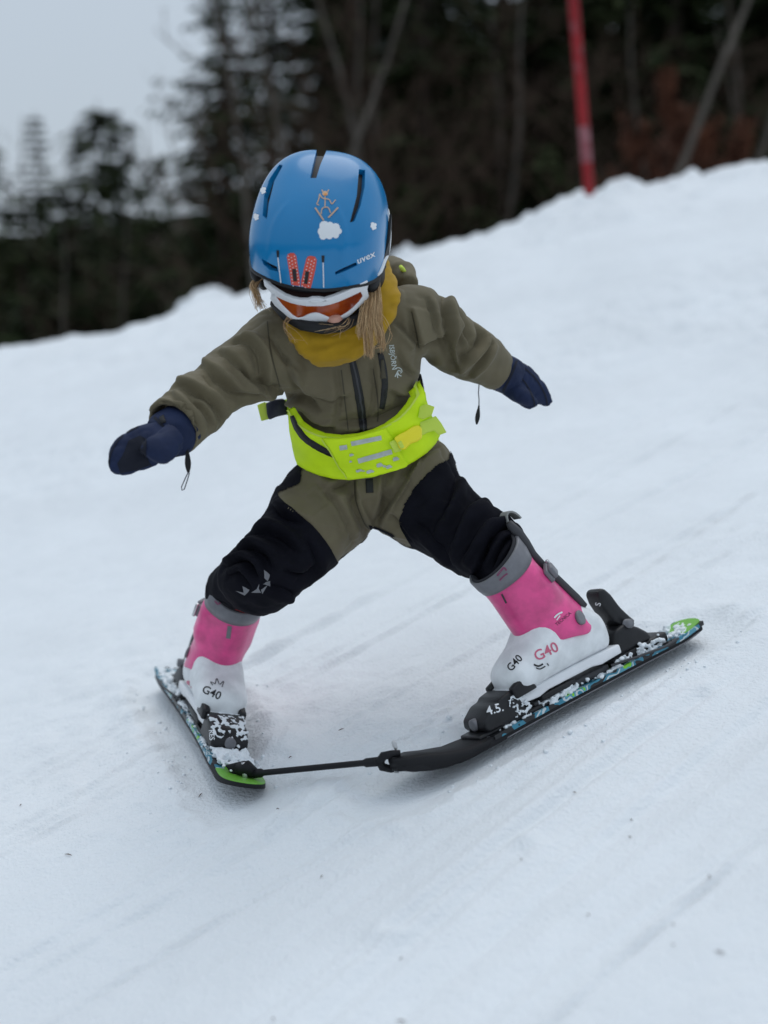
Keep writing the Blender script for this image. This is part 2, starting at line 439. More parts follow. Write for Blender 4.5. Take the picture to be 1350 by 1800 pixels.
V = np.stack([X, Y, Z], -1).reshape(-1, 3)
ii, jj = np.meshgrid(np.arange(nr-1), np.arange(nc-1), indexing='ij'); q = (ii*nc+jj).ravel()
Q = np.stack([q, q+1, q+nc+1, q+nc], 1)
def bigmesh(name, V, Q, mat_):
    me = bpy.data.meshes.new(name); me.vertices.add(len(V)); me.vertices.foreach_set('co', V.astype(np.float32).ravel())
    me.loops.add(Q.size); me.loops.foreach_set('vertex_index', Q.astype(np.int32).ravel())
    me.polygons.add(len(Q)); me.polygons.foreach_set('loop_start', np.arange(0, Q.size, Q.shape[1], dtype=np.int32))
    me.polygons.foreach_set('use_smooth', np.ones(len(Q), bool)); me.update(calc_edges=True); me.materials.append(mat_)
    o = bpy.data.objects.new(name, me); COL.objects.link(o); return o
slope = bigmesh('snow_slope', V, Q, M['snow']); tag(slope, 'groomed white snow slope rising to the right with faint ski tracks', kind='structure')

def floor_h(x, y):
    x = np.asarray(x, float); y = np.asarray(y, float)
    return np.clip(.12*x, -4, 3)-1.1+.35*fbm(x*.3, y*.3, 0, 71, 3)+.10*np.maximum(y-18, 0)*sstep(-6, 4, x)-.9*sstep(2, -8, x)+8.2*sstep(30, 62, y)
fy = np.concatenate([np.linspace(-40, 8, 30), np.linspace(8.3, 40, 90), np.linspace(41, 260, 40)]); fx = np.linspace(-160, 160, 180)
FX, FY = np.meshgrid(fx, fy); FZ = floor_h(FX, FY)-2.5*sstep(9.5, 7.5, FY)
nr, nc = FX.shape; ii, jj = np.meshgrid(np.arange(nr-1), np.arange(nc-1), indexing='ij'); q = (ii*nc+jj).ravel()
fl = bigmesh('forest_floor', np.stack([FX, FY, FZ], -1).reshape(-1, 3), np.stack([q, q+1, q+nc+1, q+nc], 1), M['floor'])
tag(fl, 'dark brown forest floor below the trees', kind='structure')

# ------------------------------------------------------------------ the wood behind the crest
def spruce_mesh(seed, H, rad, bare=.12, dens=1.0):
    rnd = random.Random(seed)
    trunk = tube([(rnd.uniform(-.02, .02)*H*.15, rnd.uniform(-.02, .02)*H*.15, H*t) for t in (0, .2, .45, .7, 1)], [.014*H, .012*H, .009*H, .005*H, .001*H], 8)
    v, f = [], []
    nl = int(30*dens)+8
    for i in range(nl):
        t = bare+(1-bare)*(i/nl)**.92; z = H*t; Lb = rad*(1-t)**.8*rnd.uniform(.75, 1.12)+.10
        for k in range(rnd.choice((5, 6, 7))):
            a = rnd.uniform(0, 2*math.pi); L = Lb*rnd.uniform(.6, 1.1); dx, dy = math.cos(a), math.sin(a)
            drop = rnd.uniform(.10, .45)*(1.1-t)
            n = max(3, int(L/.14))
            pv = None
            for j in range(n):
                w = (j+.6)/n; r = L*w; zz = z-drop*L*w*w+.10*L*w**3
                c = Vector((dx*r, dy*r, zz))
                for sgn in (-1, 1):
                    ln = (.16+.28*(1-w)*L)*rnd.uniform(.6, 1.2); sa = a+sgn*rnd.uniform(.5, 1.1)
                    e = c+Vector((math.cos(sa)*ln, math.sin(sa)*ln, -ln*rnd.uniform(.1, .6)))
                    wd = Vector((-math.sin(sa), math.cos(sa), rnd.uniform(-.6, .6)))*(.045+.02*ln)
                    b = len(v); m_ = c*.45+e*.55
                    v += [c, m_+wd, e, m_-wd]; f.append((b, b+1, b+2, b+3))
            b = len(v); e = Vector((dx*L, dy*L, z-drop*L+.1*L)); hw = Vector((-dy, dx, 0))*.03
            v += [Vector((0, 0, z))+hw, Vector((0, 0, z))-hw, e]; f.append((b, b+1, b+2))
    return trunk, (v, f)
def bare_mesh(seed, H, lean=.0, nb=16, leaves=0, thick=.011, low=.25):
    rnd = random.Random(seed); parts = []; lv, lf = [], []
    tp = [Vector((0, 0, 0))]; d = Vector((lean, 0, 1)).normalized()
    for i in range(9):
        d = (d+Vector((rnd.uniform(-.12, .12), rnd.uniform(-.12, .12), .05))).normalized(); tp.append(tp[-1]+d*H/9)
    rr = [thick*H*(1-.9*i/9) for i in range(10)]
    trunk = tube(tp, rr, 8)
    def branch(p, dr, L, r, lvl):
        pts = [p]
        for i in range(5):
            dr = (dr+Vector((rnd.uniform(-.25, .25), rnd.uniform(-.25, .25), rnd.uniform(-.05, .22)))).normalized(); pts.append(pts[-1]+dr*L/5)
        parts.append(tube(pts, [r*(1-.85*i/5) for i in range(6)], 5))
        if lvl < 2:
            for i in range(2, 6):
                for _ in range(2 if lvl else 1):
                    nd = (dr+Vector((rnd.uniform(-1, 1), rnd.uniform(-1, 1), rnd.uniform(-.3, .6)))).normalized(); branch(pts[i], nd, L*rnd.uniform(.3, .55), r*.5, lvl+1)
        if leaves:
            for _ in range(leaves):
                c = pts[rnd.randint(1, 5)]+Vector((rnd.uniform(-.08, .08), rnd.uniform(-.08, .08), rnd.uniform(-.1, .05)))
                a = Vector((rnd.uniform(-1, 1), rnd.uniform(-1, 1), rnd.uniform(-1, .4))).normalized()*.045; b_ = a.orthogonal().normalized()*.025
                k = len(lv); lv.extend([c-a, c+b_, c+a, c-b_]); lf.append((k, k+1, k+2, k+3))
    for i in range(nb):
        t = low+(.97-low)*i/nb; x = t*9; j = min(int(x), 8); p = tp[j].lerp(tp[j+1], x-j); a = rnd.uniform(0, 6.28)
        branch(p, Vector((math.cos(a), math.sin(a), rnd.uniform(.1, .9))).normalized(), H*(1-t)*.42+.25, thick*H*(1-.9*t)*.45, 0)
    return trunk, join(*parts), (lv, lf)
PROTO = {}
def to_mesh(name, vf, mat_, smooth=True):
    me = bpy.data.meshes.new(name); me.from_pydata([tuple(p) for p in vf[0]], [], vf[1]); me.materials.append(mat_)
    if smooth: me.polygons.foreach_set('use_smooth', [True]*len(me.polygons))
    return me
for nm, args in dict(sa=(1, 10, 2.2), sb=(2, 10, 1.9, .06, 1.25), sc=(3, 10, 2.5, .22, .9), sd=(4, 4.0, 1.25, .03, .8), se=(6, 10, 1.7, .3, .55)).items():
    t, c = spruce_mesh(*args); PROTO[nm] = [('trunk', to_mesh('trunk', t, M['bark'])), ('crown', to_mesh('crown', c, M['needle2'] if nm == 'se' else M['needle'], False))]
for nm, args in dict(ba=(11, 9, .05), bb=(12, 9, -.06), bc=(13, 7, .15)).items():
    t, b, _ = bare_mesh(*args); PROTO[nm] = [('trunk', to_mesh('trunk', t, M['bark_g'])), ('crown', to_mesh('crown', b, M['twig']))]
t, b, l = bare_mesh(14, 3.2, .05, 16, 7, .010, .10); PROTO['be'] = [('trunk', to_mesh('trunk', t, M['bark'])), ('branches', to_mesh('branches', b, M['bark'])), ('leaves', to_mesh('leaves', l, M['leaf'], False))]
t, b, l = bare_mesh(15, 9, .02, 4, 0, .009, .75); PROTO['st'] = [('trunk', to_mesh('trunk', t, M['bark_g'])), ('crown', to_mesh('crown', b, M['bark']))]
trng = random.Random(5)
def tree(kind, name, x, y, top_z, label, cat, group=None, tilt=0.0, wd=None):
    z0 = float(floor_h(x, y))-.1; H = {'s': 10, 'b': 9}[kind[0]]; H = {'sd': 4.0, 'bc': 7, 'be': 3.2, 'st': 9}.get(kind, H)
    k = (top_z-z0)/H
    o = empty(name, (x, y, z0), label, cat, group); o.rotation_euler = (0, tilt, trng.uniform(0, 6.28) if not tilt else 0)
    wide = max(k, .55) if kind[0] == 's' else k
    if wd: wide = wd
    o.scale = (wide, wide, k)
    for nm, me in PROTO[kind]:
        link(bpy.data.objects.new(nm, me), o)
    return o
def at(px, py, y):
    r = raydir(px, py); q = CAM+r*(y/r.y); return q.x, q.z
def tree_px(kind, name, px, py, y, label, cat, group=None, tilt=0.0, wd=None):
    x, z = at(px, py, y); return tree(kind, name, x, y, z, label, cat, group, tilt, wd)
tree_px('sc', 'spruce_tree', 385, -330, 17.0, 'tall open spruce left of the helmet with sky spots between its branches', 'tree', wd=.66)
tree_px('sc', 'spruce_tree', 470, -380, 19.0, 'second tall open spruce, right behind the helmet top at left', 'tree', wd=.7)
tree_px('sd', 'spruce_tree', 212, 200, 21.0, 'small pointed spruce standing against the grey sky at left', 'tree', wd=.95)
tree_px('sd', 'spruce_tree', 268, 265, 19.0, 'young spruce just right of the small pointed one', 'tree', wd=.8)
tree_px('sd', 'spruce_tree', 120, 300, 18.0, 'low dark green spruce under the grey sky at left', 'tree')
tree_px('sd', 'spruce_tree', 40, 330, 17.0, 'low spruce at the left edge of the picture', 'tree')
tree_px('ba', 'bare_tree', 14, 195, 23.0, 'leafless tree with thin twigs at the far left against the sky', 'tree')
tree_px('bb', 'bare_tree', 80, 250, 24.0, 'second leafless tree from the left edge, fading into the sky', 'tree')
tree_px('st', 'bare_tree', 130, 280, 13.5, 'leaning pale trunk in the dark wood at left', 'tree', None, .22)
tree_px('st', 'bare_tree', 282, 250, 14.0, 'thin pale trunk standing between the left spruces', 'tree', None, .02)
tree_px('st', 'bare_tree', 372, -250, 13.2, 'straight grey trunk in front of the open spruce', 'tree', None, .02)
tree_px('st', 'bare_tree', 985, -420, 11.5, 'straight grey-brown trunk just left of the red pole', 'tree', None, .001)
tree_px('bb', 'bare_tree', 745, -160, 13.5, 'crooked bare tree right of the helmet', 'tree', None, -.06)
tree_px('bc', 'bare_tree', 640, -60, 12.8, 'slanting bare tree behind the helmet', 'tree', None, -.22)
tree_px('st', 'bare_tree', 1195, -350, 12.5, 'grey trunk bending left, right of the red pole', 'tree', None, -.07)
tree_px('ba', 'bare_tree', 1290, -260, 14.5, 'bare tree near the right edge of the picture', 'tree', None, -.03)
for i in range(0, 20, 2):
    px = (150, 660, 480, 560, 600, 690, 800, 850, 905, 930, 1060, 1110, 1150, 1235, 1320, 1380, 60, 240, 540, 1010)[i]; y = trng.uniform(13.5, 16.5)
    tree_px(('ba', 'bb', 'bc')[(i//2) % 3] if px > 300 else 'bc', 'bare_tree', px, trng.uniform(-260, 40) if px > 300 else trng.uniform(300, 380), y, 'thin leafless brown tree in the dark wood behind the crest', 'tree', 'thin bare trees of the wood', trng.uniform(-.12, .12) if px > 650 else trng.uniform(.0, .10))
for i, (px, py, y) in enumerate(((1125, 165, 11.5), (1190, 215, 12.0), (1275, 240, 11.6))):
    tree_px('be', 'beech_shrub', px, py, y, ['shrub with orange-brown dead leaves right beside the red pole', 'middle rust-leaved shrub right of the red pole', 'rust-leaved shrub nearest the right edge'][i], 'shrub', 'rust-leaved shrubs', wd=.62)
# the dark mass further back, row on row
for row, (y, x0, x1, n) in enumerate(((16.5, .6, 8.5, 7), (20, -.5, 12, 10), (24, -.6, 16, 12), (29, -1.0, 20, 13), (36, -1.6, 26, 13))):
    for i in range(n):
        x = x0+(x1-x0)*(i+trng.uniform(-.3, .3))/(n-1); k = trng.choice(('sa', 'sb', 'sb', 'sa', 'sc'))
        if row == 0: k = trng.choice(('sa', 'sc'))
        top = CAM.z+y*trng.uniform(.30, .46)+1.0
        tree(k, 'spruce_tree', x, y+trng.uniform(-1, 1), top, 'dark blurred spruce in the dense wood behind the snow crest', 'tree', 'spruces of the dense wood')
for i in range(11):
    x = -13+i*1.02+trng.uniform(-.3, .3); y = trng.uniform(24, 31); top = CAM.z+y*(.060+.010*i*(i > 5))+trng.uniform(-.5, .3)
    tree('sb' if i % 2 else 'sd', 'spruce_tree', x, y, top, 'low dark spruce in the wood below the grey sky at left', 'tree', 'low spruces at left')
for i in range(16):
    x = -15-i*2.3+trng.uniform(-.6, .6); y = trng.uniform(20, 34)
    tree('sb' if i % 2 else 'sa', 'spruce_tree', x, y, CAM.z+trng.uniform(1.0, 3.5), 'spruce further down the slope, beyond the left side of the picture', 'tree', 'spruces further down the slope')
for i in range(10):
    x = -5.6+i*.52; y = trng.uniform(11.8, 15); top = float(floor_h(x, y))+trng.uniform(1.2, 2.0)
    tree('sd', 'young_spruce', x, y, min(top, CAM.z+.2), 'knee-high young spruce in the thicket behind the crest at left', 'tree', 'young spruces behind the crest')
for i in range(9):
    x = .3+i*.62; y = trng.uniform(13.5, 15.5); tree('sd', 'young_spruce', x, y, CAM.z+trng.uniform(.9, 1.8), 'young spruce in the undergrowth behind the crest', 'tree', 'young spruces in the undergrowth')

def lump(name, c, rx_, ry_, rz_, seed, mat_, label, cat, group=None):
    bm = bmesh.new(); bmesh.ops.create_icosphere(bm, subdivisions=4, radius=1)
    A = np.array([v.co for v in bm.verts]); n = 1+.35*fbm(A[:, 0]*1.6, A[:, 1]*1.6, A[:, 2]*1.6, seed, 3)
    for v, a, k in zip(bm.verts, A, n): v.co = Vector((c[0]+a[0]*k*rx_, c[1]+a[1]*k*ry_, c[2]+a[2]*k*rz_))
    return tag(mk(name, *fromb(bm), mat_), label, cat, group)
for i, (px, py, y, w) in enumerate(((722, 432, 9.6, .20), (372, 515, 9.4, .30))):
    x, z = at(px, py, y); lump('snow_mound', (x, y, z-.43), w, .5, .42, 80+i, M['snow'], ['small snow mound behind the crest right of the helmet', 'snow mound behind the crest left of the helmet'][i], 'snow mound', 'snow mounds behind the crest')

# ------------------------------------------------------------------ red marker pole on the crest
bx, bz = at(1046, 352, RIDGE_Y-.35); by = RIDGE_Y-.35
tx, tz = at(1003, -60, by-.1)
pb, pt = Vector((bx, by, bz-.25)), Vector((tx, by-.1, tz))
pole = empty('marker_pole', (bx, by, float(snow_h(bx, by)[0])), 'leaning red plastic marker pole stuck in the snow crest', 'pole')
dirp = (pt-pb).normalized()
ptop = pb+dirp*1.95
mk('pole_shaft', *tube([pb+(ptop-pb)*t for t in np.linspace(0, 1, 12)], .027, 16), M['pole_red'], pole)
mk('end_cap', *tube([ptop, ptop+dirp*.03, ptop+dirp*.04], [.029, .029, .018], 16), M['hblack'], pole)
def on_pole(py): # parameter along the shaft for a picture row
    lo, hi = 0.0, 1.0
    for _ in range(40):
        m_ = (lo+hi)/2
        if topx((pb+(ptop-pb)*m_)[:])[1] > py: lo = m_
        else: hi = m_
    return lo
for a_, b_, sg in ((96, 84, 1), (128, 112, -1), (60, 40, -1)):
    u0, u1 = on_pole(a_), on_pole(b_); q0, q1 = pb+(ptop-pb)*u0, pb+(ptop-pb)*u1; mm = (q0+q1)/2+Vector((sg*.010, -.0235, 0))
    mk('scuff', *ellipsoid(mm, (Vector((.013, 0, 0)), Vector((0, .004, 0)), (q1-q0)*.6), 12, 8), mat('scuff', (.26, .06, .07), .6, .3), pole)
t0, t1 = on_pole(285), on_pole(222)
mk('reflective_sleeve', *tube([pb+(ptop-pb)*(t0+(t1-t0)*k) for k in np.linspace(0, 1, 6)], .0278, 16), mat('sleeve', (.36, .16, .18), .5, .5, col2=(.20, .02, .03), vscale=30), pole)

# ------------------------------------------------------------------ skis with bindings (built in their own frame: x to the tip, y to the skier's left, z up)
def ski(frame, name, label, side, seed):
    o = empty(name, None, label, 'ski', 'pair of skis', frame)
    def part(nm, vf, mt, parent=None, smooth=True): return mk(nm, *vf, mt, parent or o, smooth, False)
    def hw(x): return .0325+.0075*sstep(.05, .27, x)+.0045*sstep(-.05, -.28, x)
    def lift(x): return (.022 if side < 0 else .034)*sstep(.27 if side < 0 else .235, .40, x)+.010*sstep(-.24, -.34, x)
    xs_ = np.concatenate([np.linspace(-.315, -.30, 4), np.linspace(-.28, .28, 30), np.linspace(.29, .352, 12)])
    def rings(z0, z1, inset, xa=-1, xb=1):
        out = []
        for x in xs_:
            if x < xa or x > xb: continue
            w = hw(x)*math.sqrt(max(.02, 1-max(0, (x-.275)/.079)**2.4))*math.sqrt(max(.05, 1-max(0, (-.292-x)/.024)**2))-inset
            w = max(w, .003); z = lift(x); th = 1-.45*sstep(.2, .35, x)
            out.append([Vector((x, -w, z+z0)), Vector((x, w, z+z0)), Vector((x, w-.0015, z+z0+(z1-z0)*th)), Vector((x, -w+.0015, z+z0+(z1-z0)*th))])
        return out
    part('ski_body', loft(rings(.0, .0135, 0)), M['rubber'], smooth=False)
    tops = []
    for x in xs_:
        if not (-.31 < x < (.30 if side < 0 else .20)): continue
        w = max(.003, hw(x)*math.sqrt(max(.02, 1-max(0, (x-.275)/.079)**2.4))+(.0008 if x < .24 else -.003)); th = 1-.45*sstep(.2, .35, x); z = lift(x)+.0135*th
        tops.append([Vector((x, -w, z-.006)), Vector((x, w, z-.006)), Vector((x, w, z+.0012)), Vector((x, -w, z+.0012))])
    part('topsheet', loft(tops), M['ski_top'], smooth=False)
    if side < 0:   # lime tip
        tp = []
        for x in xs_:
            if x < .245: continue
            w = max(.003, hw(x)*math.sqrt(max(.02, 1-max(0, (x-.275)/.079)**2.4))-.002); th = 1-.45*sstep(.2, .35, x); z = lift(x)+.0135*th
            tp.append([Vector((x, -w, z)), Vector((x, w, z)), Vector((x, w, z+.0022)), Vector((x, -w, z+.0022))])
        part('tip_print', loft(tp), M['lime'], smooth=False)
    else:
        tl = []
        for x in xs_:
            if x > -.255: continue
            w = max(.003, hw(x)*math.sqrt(max(.05, 1-max(0, (-.292-x)/.024)**2))-.002); z = lift(x)+.0135
            tl.append([Vector((x, -w, z)), Vector((x, w, z)), Vector((x, w, z+.0022)), Vector((x, -w, z+.0022))])
        part('tail_print', loft(tl), M['lime'], smooth=False)
    if side > 0:   # rubber shovel of the tip
        cv = []
        for x, zb, zt, w in ((.165, .001, .0142, .034), (.20, .0, .0155, .038), (.24, -.001, .018, .0425), (.28, -.003, .023, .042), (.31, -.004, .025, .037), (.335, -.003, .022, .027), (.352, .004, .020, .011)):
            z = lift(x); cv.append([Vector((x, -w, z+zb+.003)), Vector((x, -w*.8, z+zb)), Vector((x, w*.8, z+zb)), Vector((x, w, z+zb+.003)), Vector((x, w, z+zt-.004)), Vector((x, w*.8, z+zt)), Vector((x, -w*.8, z+zt)), Vector((x, -w, z+zt-.004))])
        part('tip_cover', loft(cv), M['rubber'])
    for s_ in (-1, 1): part('metal_edge', tube([(x, s_*(hw(x)-.0003), lift(x)+.0012) for x in np.linspace(-.29, .16 if side > 0 else .27, 24)], .0011, 6), M['grey_pl'])
    # toe piece: plate, body, two jaws, adjusting screw
    part('binding_plate', box(.105, 0, .0175, .20, .056, .008, .003), M['bind'])
    toe = part('toe_piece', prism([(.100, .02), (.184, .02), (.191, .028), (.188, .041), (.166, .056), (.150, .058), (.146, .063), (.120, .067), (.112, .054)], -.033, .033, .005, 3), M['bind'])
    for s_ in (-1, 1):
        part('jaw', prism([(.074, .052), (.120, .050), (.124, .070), (.102, .078), (.082, .070)], s_*.033-.007, s_*.033+.007, .004), M['bind'], toe)
    part('adjusting_screw', tube([(.182, 0, .034), (.1925, 0, .0345), (.1935, 0, .0345)], [.010, .010, .0075], 16), M['grey_pl'], toe)
    part('slide_track', box(-.005, 0, .0215, .17, .042, .012, .003), M['grey_d'])
    part('boot_support', box(.03, side*.0, .030, .075, .062, .010, .003), M['bind'])
    # heel piece: rail, housing, lever
    part('heel_rail', box(-.165, 0, .0235, .13, .050, .018, .005), M['bind'])
    hp = part('heel_piece', prism([(-.108, .030), (-.113, .056), (-.124, .074), (-.146, .078), (-.174, .062), (-.192, .045), (-.196, .032)], -.026, .026, .007, 3), M['bind'])
    part('heel_lever', prism([(-.150, .066), (-.136, .084), (-.126, .104), (-.119, .126), (-.118, .142), (-.125, .150), (-.136, .147), (-.146, .132), (-.156, .106), (-.168, .086), (-.180, .070)], -.019, .019, .006, 3), M['bind'], hp)
    part('pivot_pin', tube([(-.155, -.031, .075), (-.155, .031, .075)], .008, 12), M['grey_pl'], hp)
    for s_ in (-1, 1):
        part('brake_arm', tube([(-.085, s_*.034, .026), (-.14, s_*.040, .020), (-.20, s_*.043, .014), (-.235, s_*.043, .016)], .0022, 6), M['grey_d'])
    # snow sitting on the ski and in the binding
    rnd = random.Random(seed); sp = []
    def blob(x, y, z, r):
        bm = bmesh.new(); bmesh.ops.create_icosphere(bm, subdivisions=1, radius=r)
        for q_ in bm.verts: q_.co = Vector((q_.co.x*rnd.uniform(.7, 1.3), q_.co.y*rnd.uniform(.7, 1.3), q_.co.z*rnd.uniform(.5, 1.0)))+Vector((x, y, z))
        sp.append(fromb(bm))
    for _ in range(900 if side < 0 else 480):
        x = rnd.uniform(-.27, .20); w = hw(x); y = rnd.choice((-1, 1))*w*rnd.uniform(.45, .97); blob(x, y, .0145+rnd.uniform(0, .003), rnd.uniform(.0014, .0042)*(1+.5*math.sin(x*60)))
    for _ in range(420): blob(rnd.gauss(.212 if side < 0 else .03, .024), rnd.uniform(-.03, .03)*(1 if side < 0 else 1.05), (.017 if side < 0 else .018)+abs(rnd.gauss(0, .005)), rnd.uniform(.002, .006))
    for _ in range(300):
        if side < 0:
            x = rnd.uniform(.108, .186); blob(x, rnd.uniform(-.032, .032), float(np.interp(x, [.108, .146, .166, .188], [.0665, .0625, .0555, .042]))-rnd.uniform(0, .002), rnd.uniform(.0012, .0042))
        else: blob(rnd.uniform(.095, .135), rnd.choice((-1, 1))*rnd.uniform(.030, .036), rnd.uniform(.022, .060), rnd.uniform(.0010, .0028))
    for _ in range(70): blob(rnd.uniform(-.21, -.1), rnd.choice((-1, 1))*rnd.uniform(.024, .034), rnd.uniform(.02, .035), rnd.uniform(.002, .006))
    for _ in range(90): blob(rnd.uniform(-.31, -.2), rnd.uniform(-.032, .032), .016+abs(rnd.gauss(0, .003)), rnd.uniform(.003, .008))
    cv_, cf_, _e = remesh(sp, .0015, 2); cn_ = vnormals(cv_, cf_); cv_ = cv_+cn_*(.0012*noise3(cv_[:, 0]*260, cv_[:, 1]*260, cv_[:, 2]*260, seed))[:, None]
    tag(part('clinging_snow', (cv_, cf_), M['clump'], smooth=True), kind='stuff')
    return o, toe, hp
skR, toeR, heelR = ski(SKI_R, 'alpine_ski', 'dark child ski under the right boot, seen along its near edge', 1, 3)
skL, toeL, heelL = ski(SKI_LF, 'alpine_ski', 'child ski with lime green tip pointing at the camera under the left boot', -1, 4)

# ------------------------------------------------------------------ ski boots
def boot(frame, label, outer):
    o = empty('ski_boot', None, label, 'ski boot', 'pair of pink and white ski boots', frame @ Matrix.Translation((0, 0, 0)))
    def part(nm, vf, mt, parent=None, smooth=True): return mk(nm, *vf, mt, parent or o, smooth, False)
    st = catmull([(-.110, .058, .100, .016), (-.102, .050, .118, .031), (-.078, .049, .140, .038), (-.035, .049, .162, .041), (0, .049, .168, .043), (.032, .049, .156, .0455), (.062, .049, .126, .047), (.088, .050, .110, .046), (.106, .053, .098, .038), (.116, .058, .084, .020)], 3)
    rings = []
    for x, z0, z1, w in st:
        ring = []
        for j in range(36):
            t = 2*math.pi*j/36; c, s_ = math.cos(t), math.sin(t); e = 2/2.5
            ring.append(Vector((x, w*math.copysign(abs(c)**e, c), (z0+z1)/2+(z1-z0)/2*math.copysign(abs(s_)**e, s_))))
        rings.append(ring)
    shell = part('lower_shell', loft(rings), M['bwhite'])
    part('sole', prism([(-.118, .036), (-.118, .052), (-.06, .054), (.06, .054), (.126, .050), (.128, .038), (.07, .034), (.05, .038), (-.05, .038), (-.07, .034)], -.031, .031, .003), M['white_pl'], shell)
    part('toe_lug', prism([(.106, .050), (.128, .050), (.126, .062), (.108, .068)], -.030, .030, .004), M['white_pl'], shell)
    B, T = Vector((-.032, 0, .088)), Vector((.044, 0, .257)); ax = (T-B).normalized(); fx_ = Vector((ax.z, 0, -ax.x))
    def cp(th, t, k=1.0, add=0.0):
        c = B+(T-B)*t; hx = .069+(.0485-.069)*min(t*1.15, 1)+.006*sstep(.75, 1.05, t); hy = .0475+(.0455-.0475)*t+.005*sstep(.7, 1.05, t)
        # raised oval over the calf side
        b = .0085*math.exp(-(((abs(th)-1.75)/.62)**4))*float(sstep(.38, .52, t)*sstep(.95, .78, t))
        return c+fx_*((hx*k+add+b*.4)*math.cos(th))+Vector((0, 1, 0))*((hy*k+add+b)*math.sin(th))
    def tl(th):
        a = abs(th); f_ = abs(th-outer*.30); return .11+.26*math.exp(-(f_/.72)**2)-.13*math.exp(-((a-2.05)/.45)**2)
    n = 56; ths = [2*math.pi*j/n-math.pi for j in range(n)]
    rings = [[cp(th, tl(th)+.03, .90) for th in ths], [cp(th, tl(th), .97) for th in ths], [cp(th, tl(th)+.012, 1.0) for th in ths]]
    for k in np.linspace(.06, 1, 14): rings.append([cp(th, tl(th)+(.90-tl(th))*k) for th in ths])
    rings.append([cp(th, .90, .93) for th in ths])
    cuff = part('cuff', loft(rings, False), M['pink'])
    rise = lambda th: .06*(1-math.cos(th))*.5
    part('top_band', loft([[cp(th, .885, .97) for th in ths], [cp(th, .88, 1, .0012) for th in ths], [cp(th, .94+rise(th)*.4, 1, .0020) for th in ths], [cp(th, 1.03+rise(th), 1, .0015) for th in ths], [cp(th, 1.045+rise(th), .97) for th in ths], [cp(th, 1.03+rise(th), .90) for th in ths]], False), M['grey_pl'], cuff)
    part('liner', loft([[cp(th, .8, .90) for th in ths], [cp(th, 1.04+rise(th), .935) for th in ths], [cp(th, 1.06+rise(th)*1.3, .90) for th in ths], [cp(th, 1.04+rise(th)*1.3, .83) for th in ths], [cp(th, .80, .80) for th in ths]], True), M['liner'])
    # rear spoiler strap, buckle and pull loop
    def back(t, th=math.pi, add=.0): return cp(th, t, 1, add)
    part('rear_spine', tube([back(t, outer*2.75, .004) for t in np.linspace(.12, 1.22, 10)], [.006, .008, .008, .008, .008, .008, .008, .009, .010, .006], 8), M['grey_d'], cuff)
    th0 = outer*2.35; c = cp(th0, .66, 1, .006); nrm = (fx_*math.cos(th0)+Vector((0, 1, 0))*math.sin(th0)).normalized(); tan = ax.cross(nrm)
    Mx = Matrix(((tan.x, nrm.x, ax.x, c.x), (tan.y, nrm.y, ax.y, c.y), (tan.z, nrm.z, ax.z, c.z), (0, 0, 0, 1)))
    bk = part('buckle', join(box(0, -.001, 0, .034, .008, .024, .002, 2, Mx), box(-.004, .007, .001, .022, .009, .022, .003, 2, Mx)), M['grey_pl'], cuff)
    part('buckle_hook', box(.016, .004, 0, .008, .006, .028, .002, 2, Mx), M['metal'], bk)
    lp = []
    for k in np.linspace(0, math.pi, 11):
        p_ = cp(math.pi, 1.13+.13*math.sin(k), 1, .004+.013*(1-math.cos(k))); lp.append(p_)
    rr = []
    for i, p_ in enumerate(lp):
        t = (lp[min(i+1, 10)]-lp[max(i-1, 0)]).normalized(); sd_ = Vector((0, 1, 0)); nn = t.cross(sd_)
        rr.append([p_+sd_*.010+nn*.0015, p_-sd_*.010+nn*.0015, p_-sd_*.010-nn*.0015, p_+sd_*.010-nn*.0015])
    part('pull_loop', loft(rr), mat('loop', (.28, .28, .27), .8, .2), cuff, False)
    for s_ in (-1, 1):
        th = s_*2.05; c = cp(th, tl(th)+.17, 1, .0); nrm = (fx_*math.cos(th)+Vector((0, 1, 0))*math.sin(th)).normalized()
        part('rivet', tube([c-nrm*.002, c+nrm*.003, c+nrm*.004], [.0125, .0125, .010], 20), M['grey_pl'], cuff)
    return o, shell, cuff
btR, shR, cuR = boot(SKI_R, 'pink and white ski boot in side view on the right of the picture', 1)
btL, shL, cuL = boot(SKI_LF, 'pink and white ski boot seen from the front on the left of the picture', -1)

# ------------------------------------------------------------------ the child
person = empty('person', P(640, 1260, 2.48), 'small child in olive and black snowsuit skiing downhill in a snowplough, arms spread', 'person')
# --- snowsuit silhouette, limb by limb (edge points, depth, thickness ratio)
torso = [(560, 905, 735, 905, 2.52, .80), (522, 870, 788, 862, 2.515, .74), (521, 825, 786, 815, 2.505, .72), (528, 785, 772, 780, 2.49, .70), (519, 745, 752, 745, 2.47, .74),
         (508, 705, 740, 705, 2.45, .76), (492, 662, 736, 662, 2.425, .76), (470, 620, 742, 620, 2.40, .70), (458, 580, 750, 575, 2.385, .62), (470, 548, 742, 540, 2.375, .52), (510, 520, 715, 508, 2.37, .45), (560, 503, 660, 497, 2.37, .5)]
armL = [(520, 540, 580, 665, 2.38, .9), (466, 545, 525, 690, 2.365, .88), (416, 583, 478, 697, 2.34, .92), (372, 616, 442, 708, 2.31, .95), (340, 646, 408, 725, 2.28, .97), (308, 670, 386, 750, 2.255, 1.0), (290, 692, 366, 766, 2.235, 1.0), (262, 716, 343, 789, 2.205, .98)]
armR = [(690, 505, 660, 640, 2.37, .9), (742, 503, 705, 640, 2.38, .85), (780, 518, 741, 628, 2.40, .9), (803, 543, 763, 646, 2.42, .92), (834, 566, 797, 664, 2.445, .95), (866, 591, 828, 671, 2.475, .97), (894, 621, 861, 684, 2.505, .97)]
